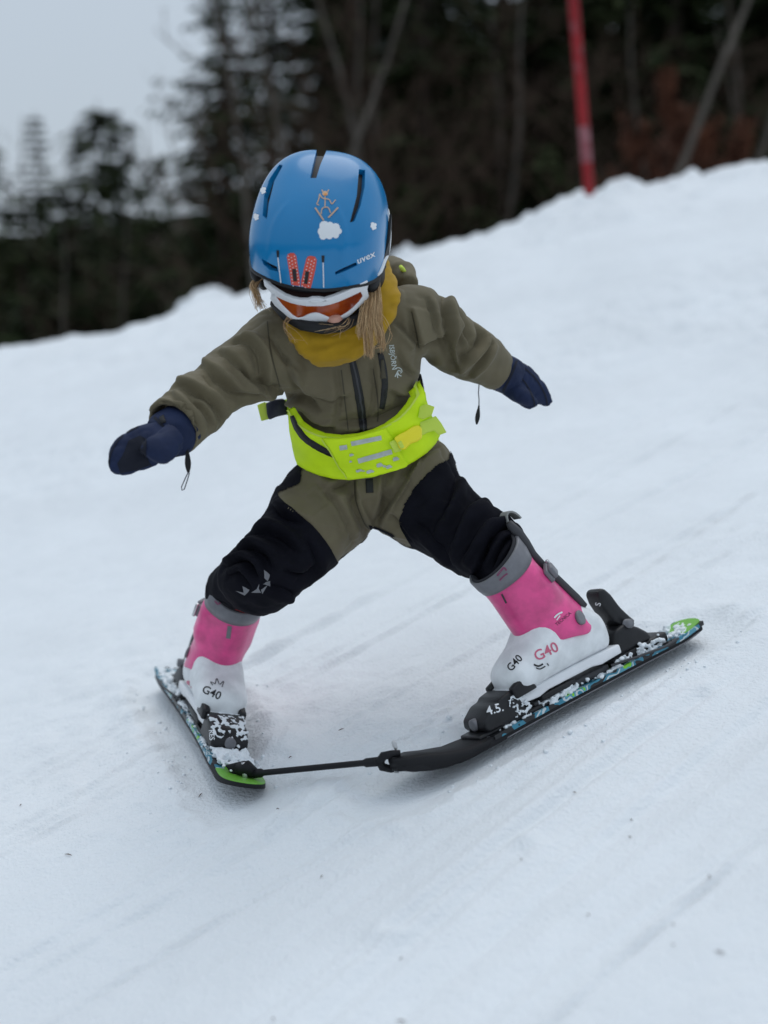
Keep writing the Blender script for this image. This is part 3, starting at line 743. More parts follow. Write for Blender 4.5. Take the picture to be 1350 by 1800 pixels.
legL = [(585, 820, 690, 870, 2.515, 1.0), (525, 822, 672, 908, 2.50, .95), (484, 864, 648, 936, 2.47, .88), (470, 897, 610, 972, 2.44, .88), (434, 944, 566, 1012, 2.415, .90), (402, 975, 534, 1038, 2.41, .86), (392, 992, 508, 1054, 2.425, .82), (392, 1000, 488, 1062, 2.445, .78), (398, 1008, 470, 1056, 2.47, .7)]
legR = [(655, 905, 735, 800, 2.515, 1.0), (652, 925, 786, 784, 2.50, .95), (688, 946, 806, 832, 2.48, .92), (738, 968, 842, 873, 2.445, .92), (792, 1000, 882, 903, 2.40, .92), (822, 1013, 912, 926, 2.375, .92), (848, 1021, 908, 962, 2.36, .9)]
kneeL = [(440, 960, 520, 1020, 2.45, .9), (398, 985, 484, 1046, 2.475, .9), (370, 1012, 458, 1058, 2.535, .85), (364, 1046, 448, 1084, 2.565, .85)]
kneeR = [(770, 985, 860, 900, 2.42, .9), (826, 1012, 906, 932, 2.375, .9), (852, 1026, 918, 972, 2.35, .85), (872, 1040, 926, 996, 2.355, .8)]
hood = ellipsoid(P(655, 508, 2.47), (CR*.072, CF*.055, CU*.035))
SV, SF, SE = remesh([limb(torso, power=2.3), limb(armL, hollow=.03), limb(armR, hollow=.03), limb(legL, hollow=.02, power=2.3), limb(legR, hollow=.02, power=2.3), hood, limb(kneeL), limb(kneeR)], .0030, 8)
tree0 = bvh(SV, SF)
def fold(V, N, pts, amp, w, side=1.0, kind='crease'):
    """a cloth fold along a line on the surface: ridge on one side, valley on the other"""
    S = catmull(pts, 5) if len(pts) > 2 else np.array([np.array(pts[0])+(np.array(pts[1])-np.array(pts[0]))*t for t in np.linspace(0, 1, 8)])
    L = [h for h in (hit(tree0, *p)[0] for p in S) if h is not None]
    if len(L) < 2: return np.zeros(len(V))
    L = np.array([list(h) for h in L]); best = np.full(len(V), 9.0); sd = np.zeros(len(V)); en = np.zeros(len(V))
    lo = L.min(0)-4*w; hi = L.max(0)+4*w
    idx = np.where(((V > lo) & (V < hi)).all(1))[0]; v = V[idx]
    bb = np.full(len(idx), 9.0); ss = np.zeros(len(idx)); tt = np.zeros(len(idx)); m = len(L)-1
    for i in range(m):
        a, b = L[i], L[i+1]; d = b-a; q = d@d
        if q < 1e-10: continue
        t = np.clip(((v-a)@d)/q, 0, 1); r = v-(a+t[:, None]*d); dist = np.linalg.norm(r, axis=1)
        c = np.cross(d/np.sqrt(q), np.array(CF)); c /= np.linalg.norm(c)
        k = dist < bb; bb[k] = dist[k]; ss[k] = (r@c)[k]; tt[k] = ((i+t)/m)[k]
    en_ = np.clip(np.sin(np.clip(tt, 0, 1)*np.pi*.80+.32), 0, 1)**.6
    x = ss/w; far = np.exp(-np.maximum(0, bb/w-np.abs(x))**2)
    if kind == 'crease': prof = side*x*np.exp(-.5*x*x)*1.5 - .9*np.exp(-(x*2.4)**2)
    elif kind == 'ridge': prof = np.exp(-x*x)
    else: prof = -np.exp(-x*x)
    front = (N[idx]@np.array(CF) < .35)
    out = np.zeros(len(V)); out[idx] = amp*prof*en_*far*front; return out
SN = vnormals(SV, SF)
D = np.zeros(len(SV))
# fine creases: thin lines where a warped noise crosses zero
qx, qy, qz = SV[:, 0], SV[:, 1], SV[:, 2]
wq = .03*noise3(qx*9, qy*9, qz*9, 201)
for sc_, am, sd_ in ((11, .0030, 211), (17, .0020, 223), (26, .0013, 231)):
    nn = noise3((qx+wq)*sc_*.8+qz*sc_*.35, qy*sc_*.6, (qz-wq)*sc_-qx*sc_*.3, sd_); gate = sstep(-.10, .25, noise3(qx*7, qy*7, qz*7, sd_+3))
    D += gate*am*(1.1*np.tanh(nn/.10)*np.exp(-(nn/.30)**2)-.8*np.exp(-(nn/.045)**2))
FOLDS = [
 # picture-left arm
 ([(412, 596), (438, 599), (457, 622), (464, 652), (466, 684)], .0075, .010, 1), ([(343, 634), (372, 650), (397, 675), (424, 693), (468, 693)], .0075, .010, 1),
 ([(302, 672), (328, 676), (356, 694), (383, 716), (393, 742)], .0085, .009, 1), ([(340, 700), (360, 716), (374, 748)], .006, .008, 1), ([(430, 652), (452, 676), (480, 690)], .006, .008, -1),
 ([(385, 618), (420, 640), (440, 668)], .004, .010, 1), ([(300, 690), (322, 712), (350, 745), (356, 770)], .005, .009, 1), ([(360, 660), (380, 690), (400, 715)], .004, .008, -1), ([(282, 706), (305, 712), (330, 735)], .003, .007, 1),
 # picture-right arm
 ([(783, 519), (787, 550), (790, 600), (800, 648)], .0085, .010, 1), ([(803, 550), (816, 580), (826, 604)], .006, .008, -1), ([(853, 588), (848, 608), (822, 632), (801, 650)], .0075, .009, 1),
 ([(866, 606), (848, 640), (826, 664)], .0065, .008, 1), ([(735, 612), (762, 602), (786, 594)], .006, .009, 1), ([(722, 550), (732, 588), (739, 614)], .0045, .006, 1), ([(694, 566), (720, 590), (734, 606)], .0045, .010, -1),
 ([(838, 570), (852, 590), (846, 606)], .004, .008, 1), ([(752, 525), (764, 560), (770, 600)], .0035, .012, 1), ([(812, 575), (802, 610), (812, 640)], .004, .008, -1),
 # chest and waist
 ([(470, 684), (500, 698), (530, 706), (556, 722)], .007, .009, -1), ([(548, 698), (582, 708), (606, 702)], .0045, .010, 1), ([(530, 728), (552, 745), (580, 752)], .0065, .008, 1), ([(600, 745), (660, 740), (720, 712)], .005, .010, -1),
 ([(505, 640), (520, 680), (545, 710)], .0035, .014, 1), ([(690, 690), (712, 700), (734, 690)], .004, .009, 1), ([(480, 600), (500, 630), (520, 645)], .004, .014, -1), ([(655, 640), (660, 690), (650, 735)], .0025, .012, 1), ([(590, 650), (596, 700), (590, 740)], .002, .014, -1), ([(700, 620), (715, 650), (730, 660)], .003, .010, 1),
 # lap
 ([(622, 842), (627, 892), (648, 932)], .0055, .008, 1), ([(727, 818), (702, 862), (664, 915)], .0075, .009, 1), ([(676, 836), (672, 884), (660, 920)], .0055, .008, -1), ([(578, 862), (612, 843)], .0045, .009, 1), ([(745, 800), (722, 845), (700, 885)], .004, .010, -1),
 ([(560, 850), (590, 880), (612, 920), (622, 950)], .003, .014, 1), ([(690, 905), (705, 925), (722, 950)], .004, .009, 1), ([(770, 785), (740, 800), (715, 830)], .004, .010, 1),
 # picture-left leg
 ([(482, 892), (500, 905), (530, 915)], .008, .012, 1), ([(440, 938), (468, 930), (500, 945), (520, 965)], .009, .012, 1), ([(410, 968), (438, 958), (465, 972), (480, 995)], .009, .011, 1), ([(392, 994), (418, 980), (440, 990), (452, 1010)], .009, .010, 1),
 ([(500, 1000), (530, 1010), (552, 1000)], .005, .012, 1), ([(470, 1030), (500, 1040), (520, 1050)], .005, .012, -1), ([(400, 1010), (420, 1005), (440, 1030)], .006, .008, 1), ([(540, 950), (556, 980), (560, 1005)], .004, .013, 1),
 # picture-right leg
 ([(806, 836), (790, 880), (760, 930)], .006, .012, 1), ([(842, 876), (815, 900), (790, 960)], .008, .012, 1), ([(880, 906), (850, 920), (815, 975)], .009, .011, 1), ([(908, 930), (880, 935), (845, 985)], .009, .010, 1), ([(730, 920), (760, 950), (790, 990)], .005, .012, -1), ([(862, 950), (846, 985), (838, 1008)], .006, .008, -1), ([(896, 945), (880, 968), (865, 1000)], .006, .008, 1),
]
for pts, amp, w, sd in FOLDS: D += fold(SV, SN, pts, amp*1.55, w*.75, sd)+fold(SV, SN, pts, .0048, .0042, sd, 'valley')
px_, py_, dz_ = topx(SV)
D += .0032*fbm(SV[:, 0]*16, SV[:, 1]*16, SV[:, 2]*16, 91, 3)+.0012*noise3(SV[:, 0]*70, SV[:, 1]*70, SV[:, 2]*70, 95)
legw = sstep(900, 960, py_)
D += legw*.0035*noise3(SV[:, 0]*30+SV[:, 2]*18, SV[:, 1]*22, SV[:, 2]*30, 97)
SV = SV+SN*D[:, None]
SV = lap(SV, SE, .12)
suit = mk('snowsuit', SV, SF, M['olive'], person)
tsuit = bvh(SV, SF)
# --- black reinforcement panels of the legs, laid over the olive cloth
def in_poly(px, py, poly):
    c = np.zeros(len(px), bool); n = len(poly)
    for i in range(n):
        x0, y0 = poly[i]; x1, y1 = poly[(i+1) % n]
        if y0 == y1: continue
        k = ((y0 > py) != (y1 > py)) & (px < (x1-x0)*(py-y0)/(y1-y0)+x0); c ^= k
    return c
def panel(name, line, poly, region, off=.0016):
    px, py, dd = topx(SV); N = vnormals(SV, SF); facing = np.einsum('ij,ij->i', SN, SV-np.array(CAM)) < 0
    ins = in_poly(px, py, poly)
    keep = np.where(facing, ins, region(px, py))
    fs = [q for q in SF if all(keep[i] for i in q)]
    par = {}
    def find(a):
        while par.setdefault(a, a) != a: par[a] = par[par[a]]; a = par[a]
        return a
    for q in fs:
        r0 = find(q[0])
        for i in q[1:]: par[find(i)] = r0
    sz = {}
    for q in fs: r0 = find(q[0]); sz[r0] = sz.get(r0, 0)+1
    big = max(sz, key=sz.get); fs = [q for q in fs if find(q[0]) == big]
    used = sorted({i for q in fs for i in q}); mp = {i: k for k, i in enumerate(used)}
    nv = SV[used]+N[used]*off; fs = [tuple(mp[i] for i in q) for q in fs]
    cnt = {}
    for q in fs:
        for a, b in zip(q, q[1:]+q[:1]): e = (min(a, b), max(a, b)); cnt[e] = cnt.get(e, 0)+1
    bnd = {i for e, c in cnt.items() if c == 1 for i in e}
    S = catmull(line, 8); bx, by, _ = topx(nv)
    N0 = SN[used]
    for i in bnd:     # cut edge follows the seam
        d = np.hypot(S[:, 0]-bx[i], S[:, 1]-by[i]); j = int(d.argmin())
        if d[j] < 9:
            a, b = S[max(j-1, 0)], S[min(j+1, len(S)-1)]; t = (b-a)/max(np.linalg.norm(b-a), 1e-6); p = S[j]+t*(np.array([bx[i], by[i]])-S[j])@t
            h, n = hit(tsuit, *p)
            if h is not None and (h-Vector(nv[i])).length < .03: nv[i] = np.array(h+n*.0016)
    return mk(name, nv, fs, M['black_fab'], suit)
lineL = [(532, 812), (530, 835), (528, 851), (512, 858), (490, 868), (498, 882), (514, 894), (542, 917), (562, 939), (579, 962), (590, 982), (600, 1000)]
panel('leg_panel', lineL, lineL+[(560, 1120), (330, 1120), (330, 900), (440, 780)], lambda x, y: (y > 846) & (x < 650) & (y > 1.15*(640-x)*.0+846))
lineR = [(792, 786), (787, 806), (762, 820), (734, 848), (714, 879), (703, 913), (705, 928), (714, 945), (727, 965), (735, 985)]
panel('leg_panel', lineR, lineR+[(760, 1100), (960, 1100), (960, 850), (830, 770)], lambda x, y: (y > 846) & (x >= 650))
gus = [(648, 922), (668, 928), (690, 938), (710, 955), (728, 972), (726, 980), (690, 962), (655, 940)]
lay('crotch_gusset', poly2d(gus), tsuit, M['black_fab'], suit, .0014)
# --- seams, zips, chest print
def strip(name, pts, w, mt, tree, parent, off=.0012, thick=0.0, maxe=6): return lay(name, strip2d(pts, w), tree, mt, parent, off, maxe, thick)
zp = strip('front_zipper', [(617, 626), (624, 655), (632, 700), (637, 735), (639, 758)], [10, 13, 14, 14, 13], M['zip'], tsuit, suit, .0022, .003)
strip('zipper_teeth', [(618, 628), (625, 656), (633, 700), (638, 735), (640, 756)], 3, M['grey_d'], tsuit, zp, .0030)
pz = strip('pocket_zipper', [(668, 620), (674, 650), (676, 680), (671, 718)], [9, 11, 10, 8], M['zip'], tsuit, suit, .0018, .002)
strip('zipper_pull', [(671, 632), (672, 648), (673, 664)], [4, 5, 9], M['olive_d'], tsuit, pz, .0040, .003)
strip('fly_zipper', [(649, 842), (650, 866)], 13, M['zip'], tsuit, suit, .0018, .002)
for nm, pts in (('seam', [(624, 845), (626, 880), (640, 918), (650, 930)]), ('seam', [(724, 548), (731, 580), (737, 612)]), ('seam', [(470, 565), (476, 620), (492, 680)]), ('seam', [(600, 650), (606, 700), (612, 756)]), ('seam', [(656, 648), (664, 700), (664, 742)])):
    strip(nm, pts, 2.2, M['olive_d'], tsuit, suit, .0006)
lay('chest_print', text2d('ISBJÖRN', 690, 628, 12.5, 83, 0, .95), tsuit, M['silver'], suit, .0008, 5)
bear = [strip2d([(694, 662), (697, 656), (700, 651), (704, 653)], 2.0), strip2d([(697, 656), (701, 659), (705, 661)], 1.8), strip2d([(694, 648), (699, 646), (704, 648), (706, 653), (703, 656)], 1.5), strip2d([(700, 655), (698, 660), (699, 664)], 1.6)]
lay('bear_emblem', join(*bear), tsuit, M['silver'], suit, .0008, 4)
# knee print: little bow-shaped reflective flashes
for tri in ([(462, 1002), (473, 1010), (470, 1020), (464, 1014)], [(467, 1021), (474, 1020), (474, 1033), (461, 1026)], [(456, 1026), (455, 1034), (460, 1040), (444, 1040), (452, 1034)], [(459, 1036), (470, 1031), (462, 1042)], [(427, 1030), (441, 1036), (431, 1045), (416, 1037), (429, 1040)]):
    lay('knee_flash', poly2d(tri), tsuit, M['grey_pl'], suit, .0034, 5)
# worn sheen patch on the sleeve
# --- hood rolled behind the neck
hv, hf, hE = remesh([tube([P(600, 520, 2.50), P(650, 492, 2.50), P(690, 476, 2.48), P(708, 482, 2.45), P(718, 500, 2.42)], [.030, .034, .028, .024, .016], 14), tube([P(668, 470, 2.48), P(700, 466, 2.47), P(714, 474, 2.45)], [.012, .012, .010], 10)], .004, 2)
hN = vnormals(hv, hf); hv = hv+hN*(.004*fbm(hv[:, 0]*30, hv[:, 1]*30, hv[:, 2]*30, 7, 2))[:, None]
hd = mk('hood', hv, hf, M['olive'], suit)
mk('drawcord_toggle', *tube([P(704, 468, 2.42), P(707, 473, 2.415), P(712, 478, 2.42)], [.003, .0045, .003], 10), M['neon_d'], hd)
# --- head, neck and inner body: one skin
Hc = P(562, 424, 2.282)
HP = R(50); YAW = R(-8)
hfw = Vector((0, -math.cos(HP), -math.sin(HP))); hup = Vector((0, -math.sin(HP), math.cos(HP))); hrt = Vector((1, 0, 0))
rotm = Matrix.Rotation(YAW, 3, hup); hfw = rotm @ hfw; hrt = rotm @ hrt
def HL(x, y, z): return Hc+hrt*x+hfw*y+hup*z          # right, forward, up in the head's own frame
def shrink(st, k, dd=0.0): return [((a+c)/2+(a-c)/2*k, (b+d)/2+(b-d)/2*k, (a+c)/2-(a-c)/2*k, (b+d)/2-(b-d)/2*k, e+dd, t) for a, b, c, d, e, t in st]
hax = (hrt*.070, hfw*.086, hup*.085)
body_parts = [limb(shrink(torso[1:-1], .72)), limb(shrink(armL[1:-1], .42)), limb(shrink(armR[1:-1], .42)), limb(shrink(legL[1:-1], .55)), limb(shrink(legR[1:-1], .55)),
    tube([P(610, 560, 2.39), HL(0, -.02, -.08), HL(0, 0, -.03)], [.048, .040, .045], 14), ellipsoid(HL(0, 0, 0), hax), ellipsoid(HL(0, .045, -.065), (hrt*.052, hfw*.045, hup*.045)),
    ellipsoid(HL(0, .083, -.100), (hrt*.022, hfw*.020, hup*.020)), tube([HL(0, .088, -.035), HL(0, .102, -.060), HL(0, .090, -.068)], [.007, .011, .007], 10),
    tube([HL(-.018, .083, -.083), HL(0, .093, -.085), HL(.018, .083, -.083)], [.004, .007, .004], 8)] + [ellipsoid(P(588, 562, 2.258), (CR*.015, CF*.020, CU*.0125))] + [ellipsoid(HL(s_*.070, -.005, -.03), (hrt*.008, hfw*.016, hup*.024)) for s_ in (-1, 1)]
bv, bf, bE = remesh(body_parts, .005, 1)
mk('body', bv, bf, M['skin'], person)
# --- mustard neck warmer
wv, wf, wE = remesh([limb([(505, 535, 684, 462, 2.40, .50), (496, 562, 702, 508, 2.34, .45), (502, 590, 700, 546, 2.312, .40), (526, 622, 664, 602, 2.303, .46), (550, 641, 620, 637, 2.298, .6)], 40, 5)], .0036, 4)
wN = vnormals(wv, wf)
wx, wy, wz = topx(wv)
wv = wv+wN*(.0060*noise3(wx*.012+wy*.020, wy*.05-wx*.012, 0, 61)+.004*noise3(wx*.03, wy*.09+wx*.03, 0, 62)+.002*noise3(wv[:, 0]*60, wv[:, 1]*30, wv[:, 2]*80, 63))[:, None]
warm = mk('neck_warmer', wv, wf, M['mustard'], person)

# --- mittens
def mitten(parts, cuff, seed):
    v, f, e = remesh(parts, .0032, 3); N = vnormals(v, f)
    v = v+N*(.0028*fbm(v[:, 0]*28, v[:, 1]*28, v[:, 2]*28, seed, 3))[:, None]
    for sc_, am in ((18, .0014), (30, .0010)):
        nn = noise3(v[:, 0]*sc_, v[:, 1]*sc_, v[:, 2]*sc_, seed+9); v = v-N*(am*np.exp(-(nn/.05)**2))[:, None]
    m = mk('mitten', v, f, M['navy'], person)
    v, f, e = remesh(cuff, .0032, 2); N = vnormals(v, f); v = v+N*(.0035*fbm(v[:, 0]*34, v[:, 1]*34, v[:, 2]*34, seed+5, 3))[:, None]
    mk('mitten_cuff', v, f, M['navy'], m); return m
mL = mitten([limb([(300, 728, 325, 795, 2.205, .8), (262, 742, 300, 806, 2.185, .75), (222, 756, 262, 823, 2.165, .62), (198, 780, 230, 834, 2.15, .55), (188, 804, 206, 834, 2.145, .5), (188, 818, 194, 830, 2.143, .5)], 24),
             limb([(292, 745, 322, 790, 2.165, .8), (268, 765, 300, 812, 2.138, .8), (252, 778, 284, 815, 2.125, .7), (246, 790, 268, 812, 2.122, .6)], 18)],
            [limb([(300, 716, 352, 778, 2.225, .95), (288, 718, 338, 792, 2.215, .95), (272, 728, 330, 797, 2.205, .92), (258, 744, 312, 802, 2.196, .86)], 24)], 301)
mR = mitten([limb([(886, 628, 866, 680, 2.515, .8), (922, 638, 892, 694, 2.53, .72), (950, 662, 915, 712, 2.545, .62), (967, 690, 935, 712, 2.555, .55), (972, 704, 946, 713, 2.56, .5), (970, 713, 960, 716, 2.562, .5)], 24),
             limb([(915, 670, 880, 690, 2.515, .9), (935, 690, 898, 704, 2.515, .9), (944, 702, 915, 713, 2.52, .85), (945, 712, 928, 719, 2.525, .8)], 18)],
            [limb([(880, 618, 856, 672, 2.495, .95), (894, 622, 862, 682, 2.505, .95), (908, 630, 874, 690, 2.515, .9), (914, 636, 886, 694, 2.525, .82)], 24)], 321)
tmL = obvh(mL); tmR = obvh(mR)
for pts in ([(262, 742), (240, 752), (214, 768), (196, 795), (192, 822)], [(258, 772), (252, 790), (258, 806), (266, 820)]): strip('seam', pts, 2.4, M['navy_d'], tmL, mL, .0008)
for pts in ([(912, 640), (938, 662), (956, 690), (962, 712)], [(916, 664), (930, 684), (938, 704), (940, 716)], [(888, 640), (900, 655), (912, 664)]): strip('seam', pts, 2.4, M['navy_d'], tmR, mR, .0008)
lay('palm_patch', poly2d([(226, 775), (246, 766), (258, 772), (258, 800), (262, 818), (240, 826), (212, 832), (206, 815), (216, 800)]), tmL, M['navy_d'], mL, .0012)
cL = obvh(*[c for c in mL.children if c.name.startswith('mitten_cuff')]); cR = obvh(*[c for c in mR.children if c.name.startswith('mitten_cuff')])
strip('cuff_elastic', [(272, 734), (288, 752), (304, 782), (312, 802)], 5, M['navy_d'], cL, mL, .0012)
strip('cuff_elastic', [(908, 634), (900, 655), (884, 688)], 4, M['navy_d'], cR, mR, .0012)
lay('side_loop', poly2d([(280, 735), (288, 730), (292, 742), (284, 746)]), cL, M['hblack'], mL, .002, 6, .002)
# elastic wrist loops hanging from the sleeves
def wrist_loop(p0, p1, wmid, cord):
    mk('wrist_strap', *loft([[p0.lerp(p1, t)+CR*(.0012+wmid*math.sin(math.pi*t**1.4)), p0.lerp(p1, t)-CR*(.0012+wmid*math.sin(math.pi*t**1.4)), p0.lerp(p1, t)-CR*(.0012+wmid*math.sin(math.pi*t**1.4))+CF*.002, p0.lerp(p1, t)+CR*(.0012+wmid*math.sin(math.pi*t**1.4))+CF*.002] for t in np.linspace(0, 1, 9)]), M['hblack'], person, False)
    mk('wrist_cord', *tube(cord, .0010, 6), M['grey_pl'], person)
wrist_loop(P(329, 786, 2.195), P(331, 832, 2.195), .0035, [P(x, y, 2.195) for x, y in ((331, 830), (326, 840), (319, 856), (320, 862), (324, 860), (330, 842), (333, 831))])
wrist_loop(P(842, 712, 2.48), P(838, 746, 2.48), .0030, [P(x, y, 2.48) for x, y in ((842, 676), (841, 690), (842, 702), (842, 713))])
# --- trouser ends: red sock cuff and dark liner tongue seen above the boots
mk('sock', *limb([(878, 984, 920, 954, 2.375, .8), (888, 1000, 930, 970, 2.372, .8), (896, 1016, 936, 986, 2.372, .8)], 16), M['red_fab'], person)
mk('sock', *limb([(392, 1022, 462, 1052, 2.50, .8), (388, 1040, 458, 1066, 2.52, .8)], 16), M['red_fab'], person)

# ------------------------------------------------------------------ helmet
def hshell(az, el, k=1.0):
    d = (math.sin(az)*math.cos(el), math.cos(az)*math.cos(el), math.sin(el)); p = 2.6
    ry = .124 if d[1] > 0 else .138
    r = (abs(d[0]/.1085)**p+abs(d[1]/ry)**p+abs(d[2]/.124)**p)**(-1/p)*k
    r *= 1+.016*math.exp(-((abs(az)-.52-.5*max(0, el-.6))/.075)**2)*float(sstep(.15, .35, el)*sstep(1.25, .9, el))
    return HL(d[0]*r, d[1]*r, d[2]*r)
def rim(az):
    a = abs(az); return R(12)-R(19)*float(sstep(R(25), R(75), a))-R(26)*float(sstep(R(70), R(105), a))
helm = empty('ski_helmet', HL(0, 0, -.02), 'glossy blue child ski helmet with cloud, ski and stick-figure stickers', 'helmet')
NA, NE = 260, 104
hv_ = []; ids = {}
for i in range(NE+1):
    for j in range(NA):
        az = 2*math.pi*j/NA-math.pi; lo = rim(az); el = lo+(math.pi/2-lo)*(i/NE)
        hv_.append(hshell(az, min(el, math.pi/2-.004)))
hf_ = [(i*NA+j, i*NA+(j+1) % NA, (i+1)*NA+(j+1) % NA, (i+1)*NA+j) for i in range(NE) for j in range(NA)]
hf_.append(tuple(NE*NA+j for j in range(NA)))
thel = bvh(hv_, hf_)
VENTS = [[(557, 262), (575, 262), (563, 290), (556, 313), (545, 313), (550, 290)],
         [(491, 289), (497, 291), (482, 319), (472, 359), (469, 385), (461.5, 379), (464, 345), (474, 314)],
         [(631, 297), (642, 299), (641, 328), (634, 361), (623, 389), (615, 391), (627, 345)],
         [(459, 454), (474, 463), (487, 469), (489, 478), (474, 474), (463, 465)],
         [(589, 478), (606, 470), (626, 461), (628, 466.5), (608, 476), (590, 483)]]
HVn = np.array([list(p) for p in hv_]); hx_, hy_, hd_ = topx(HVn); fac = hd_ < Hc.y+.09
inv = np.zeros(len(hv_), bool)
for vp in VENTS:
    inside = in_poly(hx_, hy_, vp) & fac
    inv |= inside
keepf = [q for q in hf_ if not (len(q) == 4 and any(inv[i] for i in q))]
cnt = {}
for q in keepf:
    for a, b in zip(q, q[1:]+q[:1]): e = (min(a, b), max(a, b)); cnt[e] = cnt.get(e, 0)+1
bnd = {i for e, c in cnt.items() if c == 1 for i in e if i >= NA}
for i in bnd:
    best = None
    for vp in VENTS:
        for a, b in zip(vp, vp[1:]+vp[:1]):
            a, b = np.array(a), np.array(b); p = np.array([hx_[i], hy_[i]]); t = np.clip((p-a)@(b-a)/((b-a)@(b-a)), 0, 1); q = a+t*(b-a); d = np.linalg.norm(p-q)
            if best is None or d < best[0]: best = (d, q)
    if best[0] < 6:
        h, n = hit(thel, *best[1])
        if h is not None and (h-Vector(HVn[i])).length < .02: HVn[i] = np.array(h)
bm = bmesh.new(); vs = [bm.verts.new(p) for p in HVn]
for q in keepf: bm.faces.new([vs[i] for i in q])
bmesh.ops.delete(bm, geom=[v for v in bm.verts if not v.link_faces], context='VERTS')
be = [e for e in bm.edges if len(e.link_faces) == 1]
r_ = bmesh.ops.extrude_edge_only(bm, edges=be)
for g in r_['geom']:
    if isinstance(g, bmesh.types.BMVert): g.co += (Hc-g.co).normalized()*.009
shell = mk('helmet_shell', *fromb(bm), M['helmet'], helm)
m_ = shell.modifiers.new('edge', 'EDGE_SPLIT'); m_.split_angle = R(50)
lv_ = [hshell(2*math.pi*j/60-math.pi, rim(2*math.pi*j/60-math.pi)-R(8)+(math.pi/2-.02-rim(2*math.pi*j/60-math.pi)+R(8))*i/20, .935) for i in range(21) for j in range(60)]
lf_ = [(i*60+j, i*60+(j+1) % 60, (i+1)*60+(j+1) % 60, (i+1)*60+j) for i in range(20) for j in range(60)]
mk('inner_liner', lv_, lf_, M['hblack'], helm)
# rim trim and white side edge
rimp = [hshell(2*math.pi*j/80-math.pi, rim(2*math.pi*j/80-math.pi)-.008, .985) for j in range(80)]
rv, rf_ = tube(rimp+[rimp[0]], .0042, 8, False); mk('rim_trim', rv, rf_, M['hblack'], helm)
wt = [hshell(az, rim(az)+R(3)+R(24)*max(0, (az-R(58))/R(60))**1.2, 1.0) for az in np.linspace(R(60), R(135), 16)]
mk('edge_trim', *tube(wt, [.002]+[.0042]*14+[.002], 8), M['print_white'], helm)
for s_ in (-1, 1):   # soft ear pads and strap
    ev, ef, _ = remesh([ellipsoid(HL(s_*.091, .012, -.058), (hrt*.016, hfw*.038, hup*.046)), ellipsoid(HL(s_*.093, .050, -.020), (hrt*.013, hfw*.026, hup*.022))], .004, 2)
    mk('ear_pad', ev, ef, M['hblack'], helm)
mk('chin_strap', *tube([P(484, 532, 2.30), P(505, 556, 2.270), P(532, 571, 2.254), P(566, 577, 2.250), P(600, 574, 2.252), P(630, 558, 2.266), P(654, 530, 2.30)], .0095, 12), M['hblack'], helm)
# stickers
def union_outline(cx, cy, discs, n=64):
    out = []
    for k in range(n):
        a = 2*math.pi*k/n; dx, dy = math.cos(a), math.sin(a); best = 2.0
        for x, y, r in discs:
            ox, oy = x-cx, y-cy; b = ox*dx+oy*dy; c = ox*ox+oy*oy-r*r; D_ = b*b-c
            if D_ >= 0 and b+math.sqrt(D_) > best: best = b+math.sqrt(D_)
        out.append((cx+dx*best, cy+dy*best))
    return out
tsh = thel
lay('cloud_sticker', poly2d(union_outline(579, 405, [(570, 397, 8.5), (580, 396, 6), (590, 400, 7.5), (566, 407, 7.5), (596, 406.5, 5), (590, 413, 6), (579, 414, 6.5), (568, 415, 6.5), (579, 405, 9)])), tsh, M['print_white'], shell, .0005, 5)
for cx, cy, k in ((656.5, 397, .48), (451, 381, .42), (463, 334, .45)):
    lay('small_cloud_sticker', poly2d(union_outline(cx, cy, [(cx-4*k, cy-6*k, 7*k), (cx+5*k, cy-4*k, 6*k), (cx+4*k, cy+7*k, 6*k), (cx-2*k, cy+11*k, 5*k), (cx-6*k, cy+2*k, 6*k), (cx, cy, 6*k)], 32)), tsh, M['print_white'], shell, .0005, 4)
fig = [[(571.5, 346), (571.5, 355), (571, 366)], [(571, 350), (565, 347), (562, 341)], [(562, 342), (560, 352), (557, 359), (561, 361)], [(572, 350), (579, 352), (583, 359), (588, 354), (590, 352)], [(571, 365), (566, 368), (564.5, 377)], [(571.5, 365), (577, 366), (581, 375)]]
fo = None
for i, l_ in enumerate(fig): 
    o_ = strip('skier_sticker', l_, 1.7, M['print_tan'], tsh, shell, .0005+.0002*i, 0, 4)
lay('skier_face', poly2d(disc2d(571.5, 340.5, 5.2, 14, .85)), tsh, M['print_tan'], shell, .0006, 4)
lay('skier_mouth', poly2d(disc2d(572, 342, 2.6, 10, .6)), tsh, M['print_orange'], shell, .0010, 4)
for a, b in (((554, 366), (569, 388)), ((577, 383.5), (594, 366))): strip('skier_ski', [a, b], 2.6, M['print_tan'], tsh, shell, .0018, 0, 4)
for a, b in (((567.5, 338), (566, 334)), ((575.5, 338), (578, 334))): strip('skier_ear', [a, b], 1.8, M['print_tan'], tsh, shell, .0009, 0, 4)
skA = [(504.5, 452), (506, 447), (511, 444.5), (517, 445), (521, 450), (524, 472), (527.5, 492), (527, 506), (513, 504), (509, 480)]
skB = [(538.5, 455), (541, 451), (547, 449.5), (554, 451.5), (557, 457), (554, 475), (550, 492), (546, 507), (528.5, 506.5), (529.5, 494), (534, 474)]
lay('ski_sticker', poly2d(skA), tsh, M['print_red'], shell, .0005, 5); lay('ski_sticker', poly2d(skB), tsh, M['print_red'], shell, .0005, 5)
dots = []
for (x0, y0), (x1, y1), nn_ in (((512.5, 450), (521, 502), 10), ((548, 456), (537, 502), 9)):
    for i in range(nn_):
        for k in (-1, 0, 1):
            t = i/(nn_-1); x = x0+(x1-x0)*t+k*5.4; y = y0+(y1-y0)*t+(2.6 if k == 0 else 0)
            if k == 0 and .40 < t < .93: continue
            dots.append(poly2d(disc2d(x, y, 1.05, 6)))
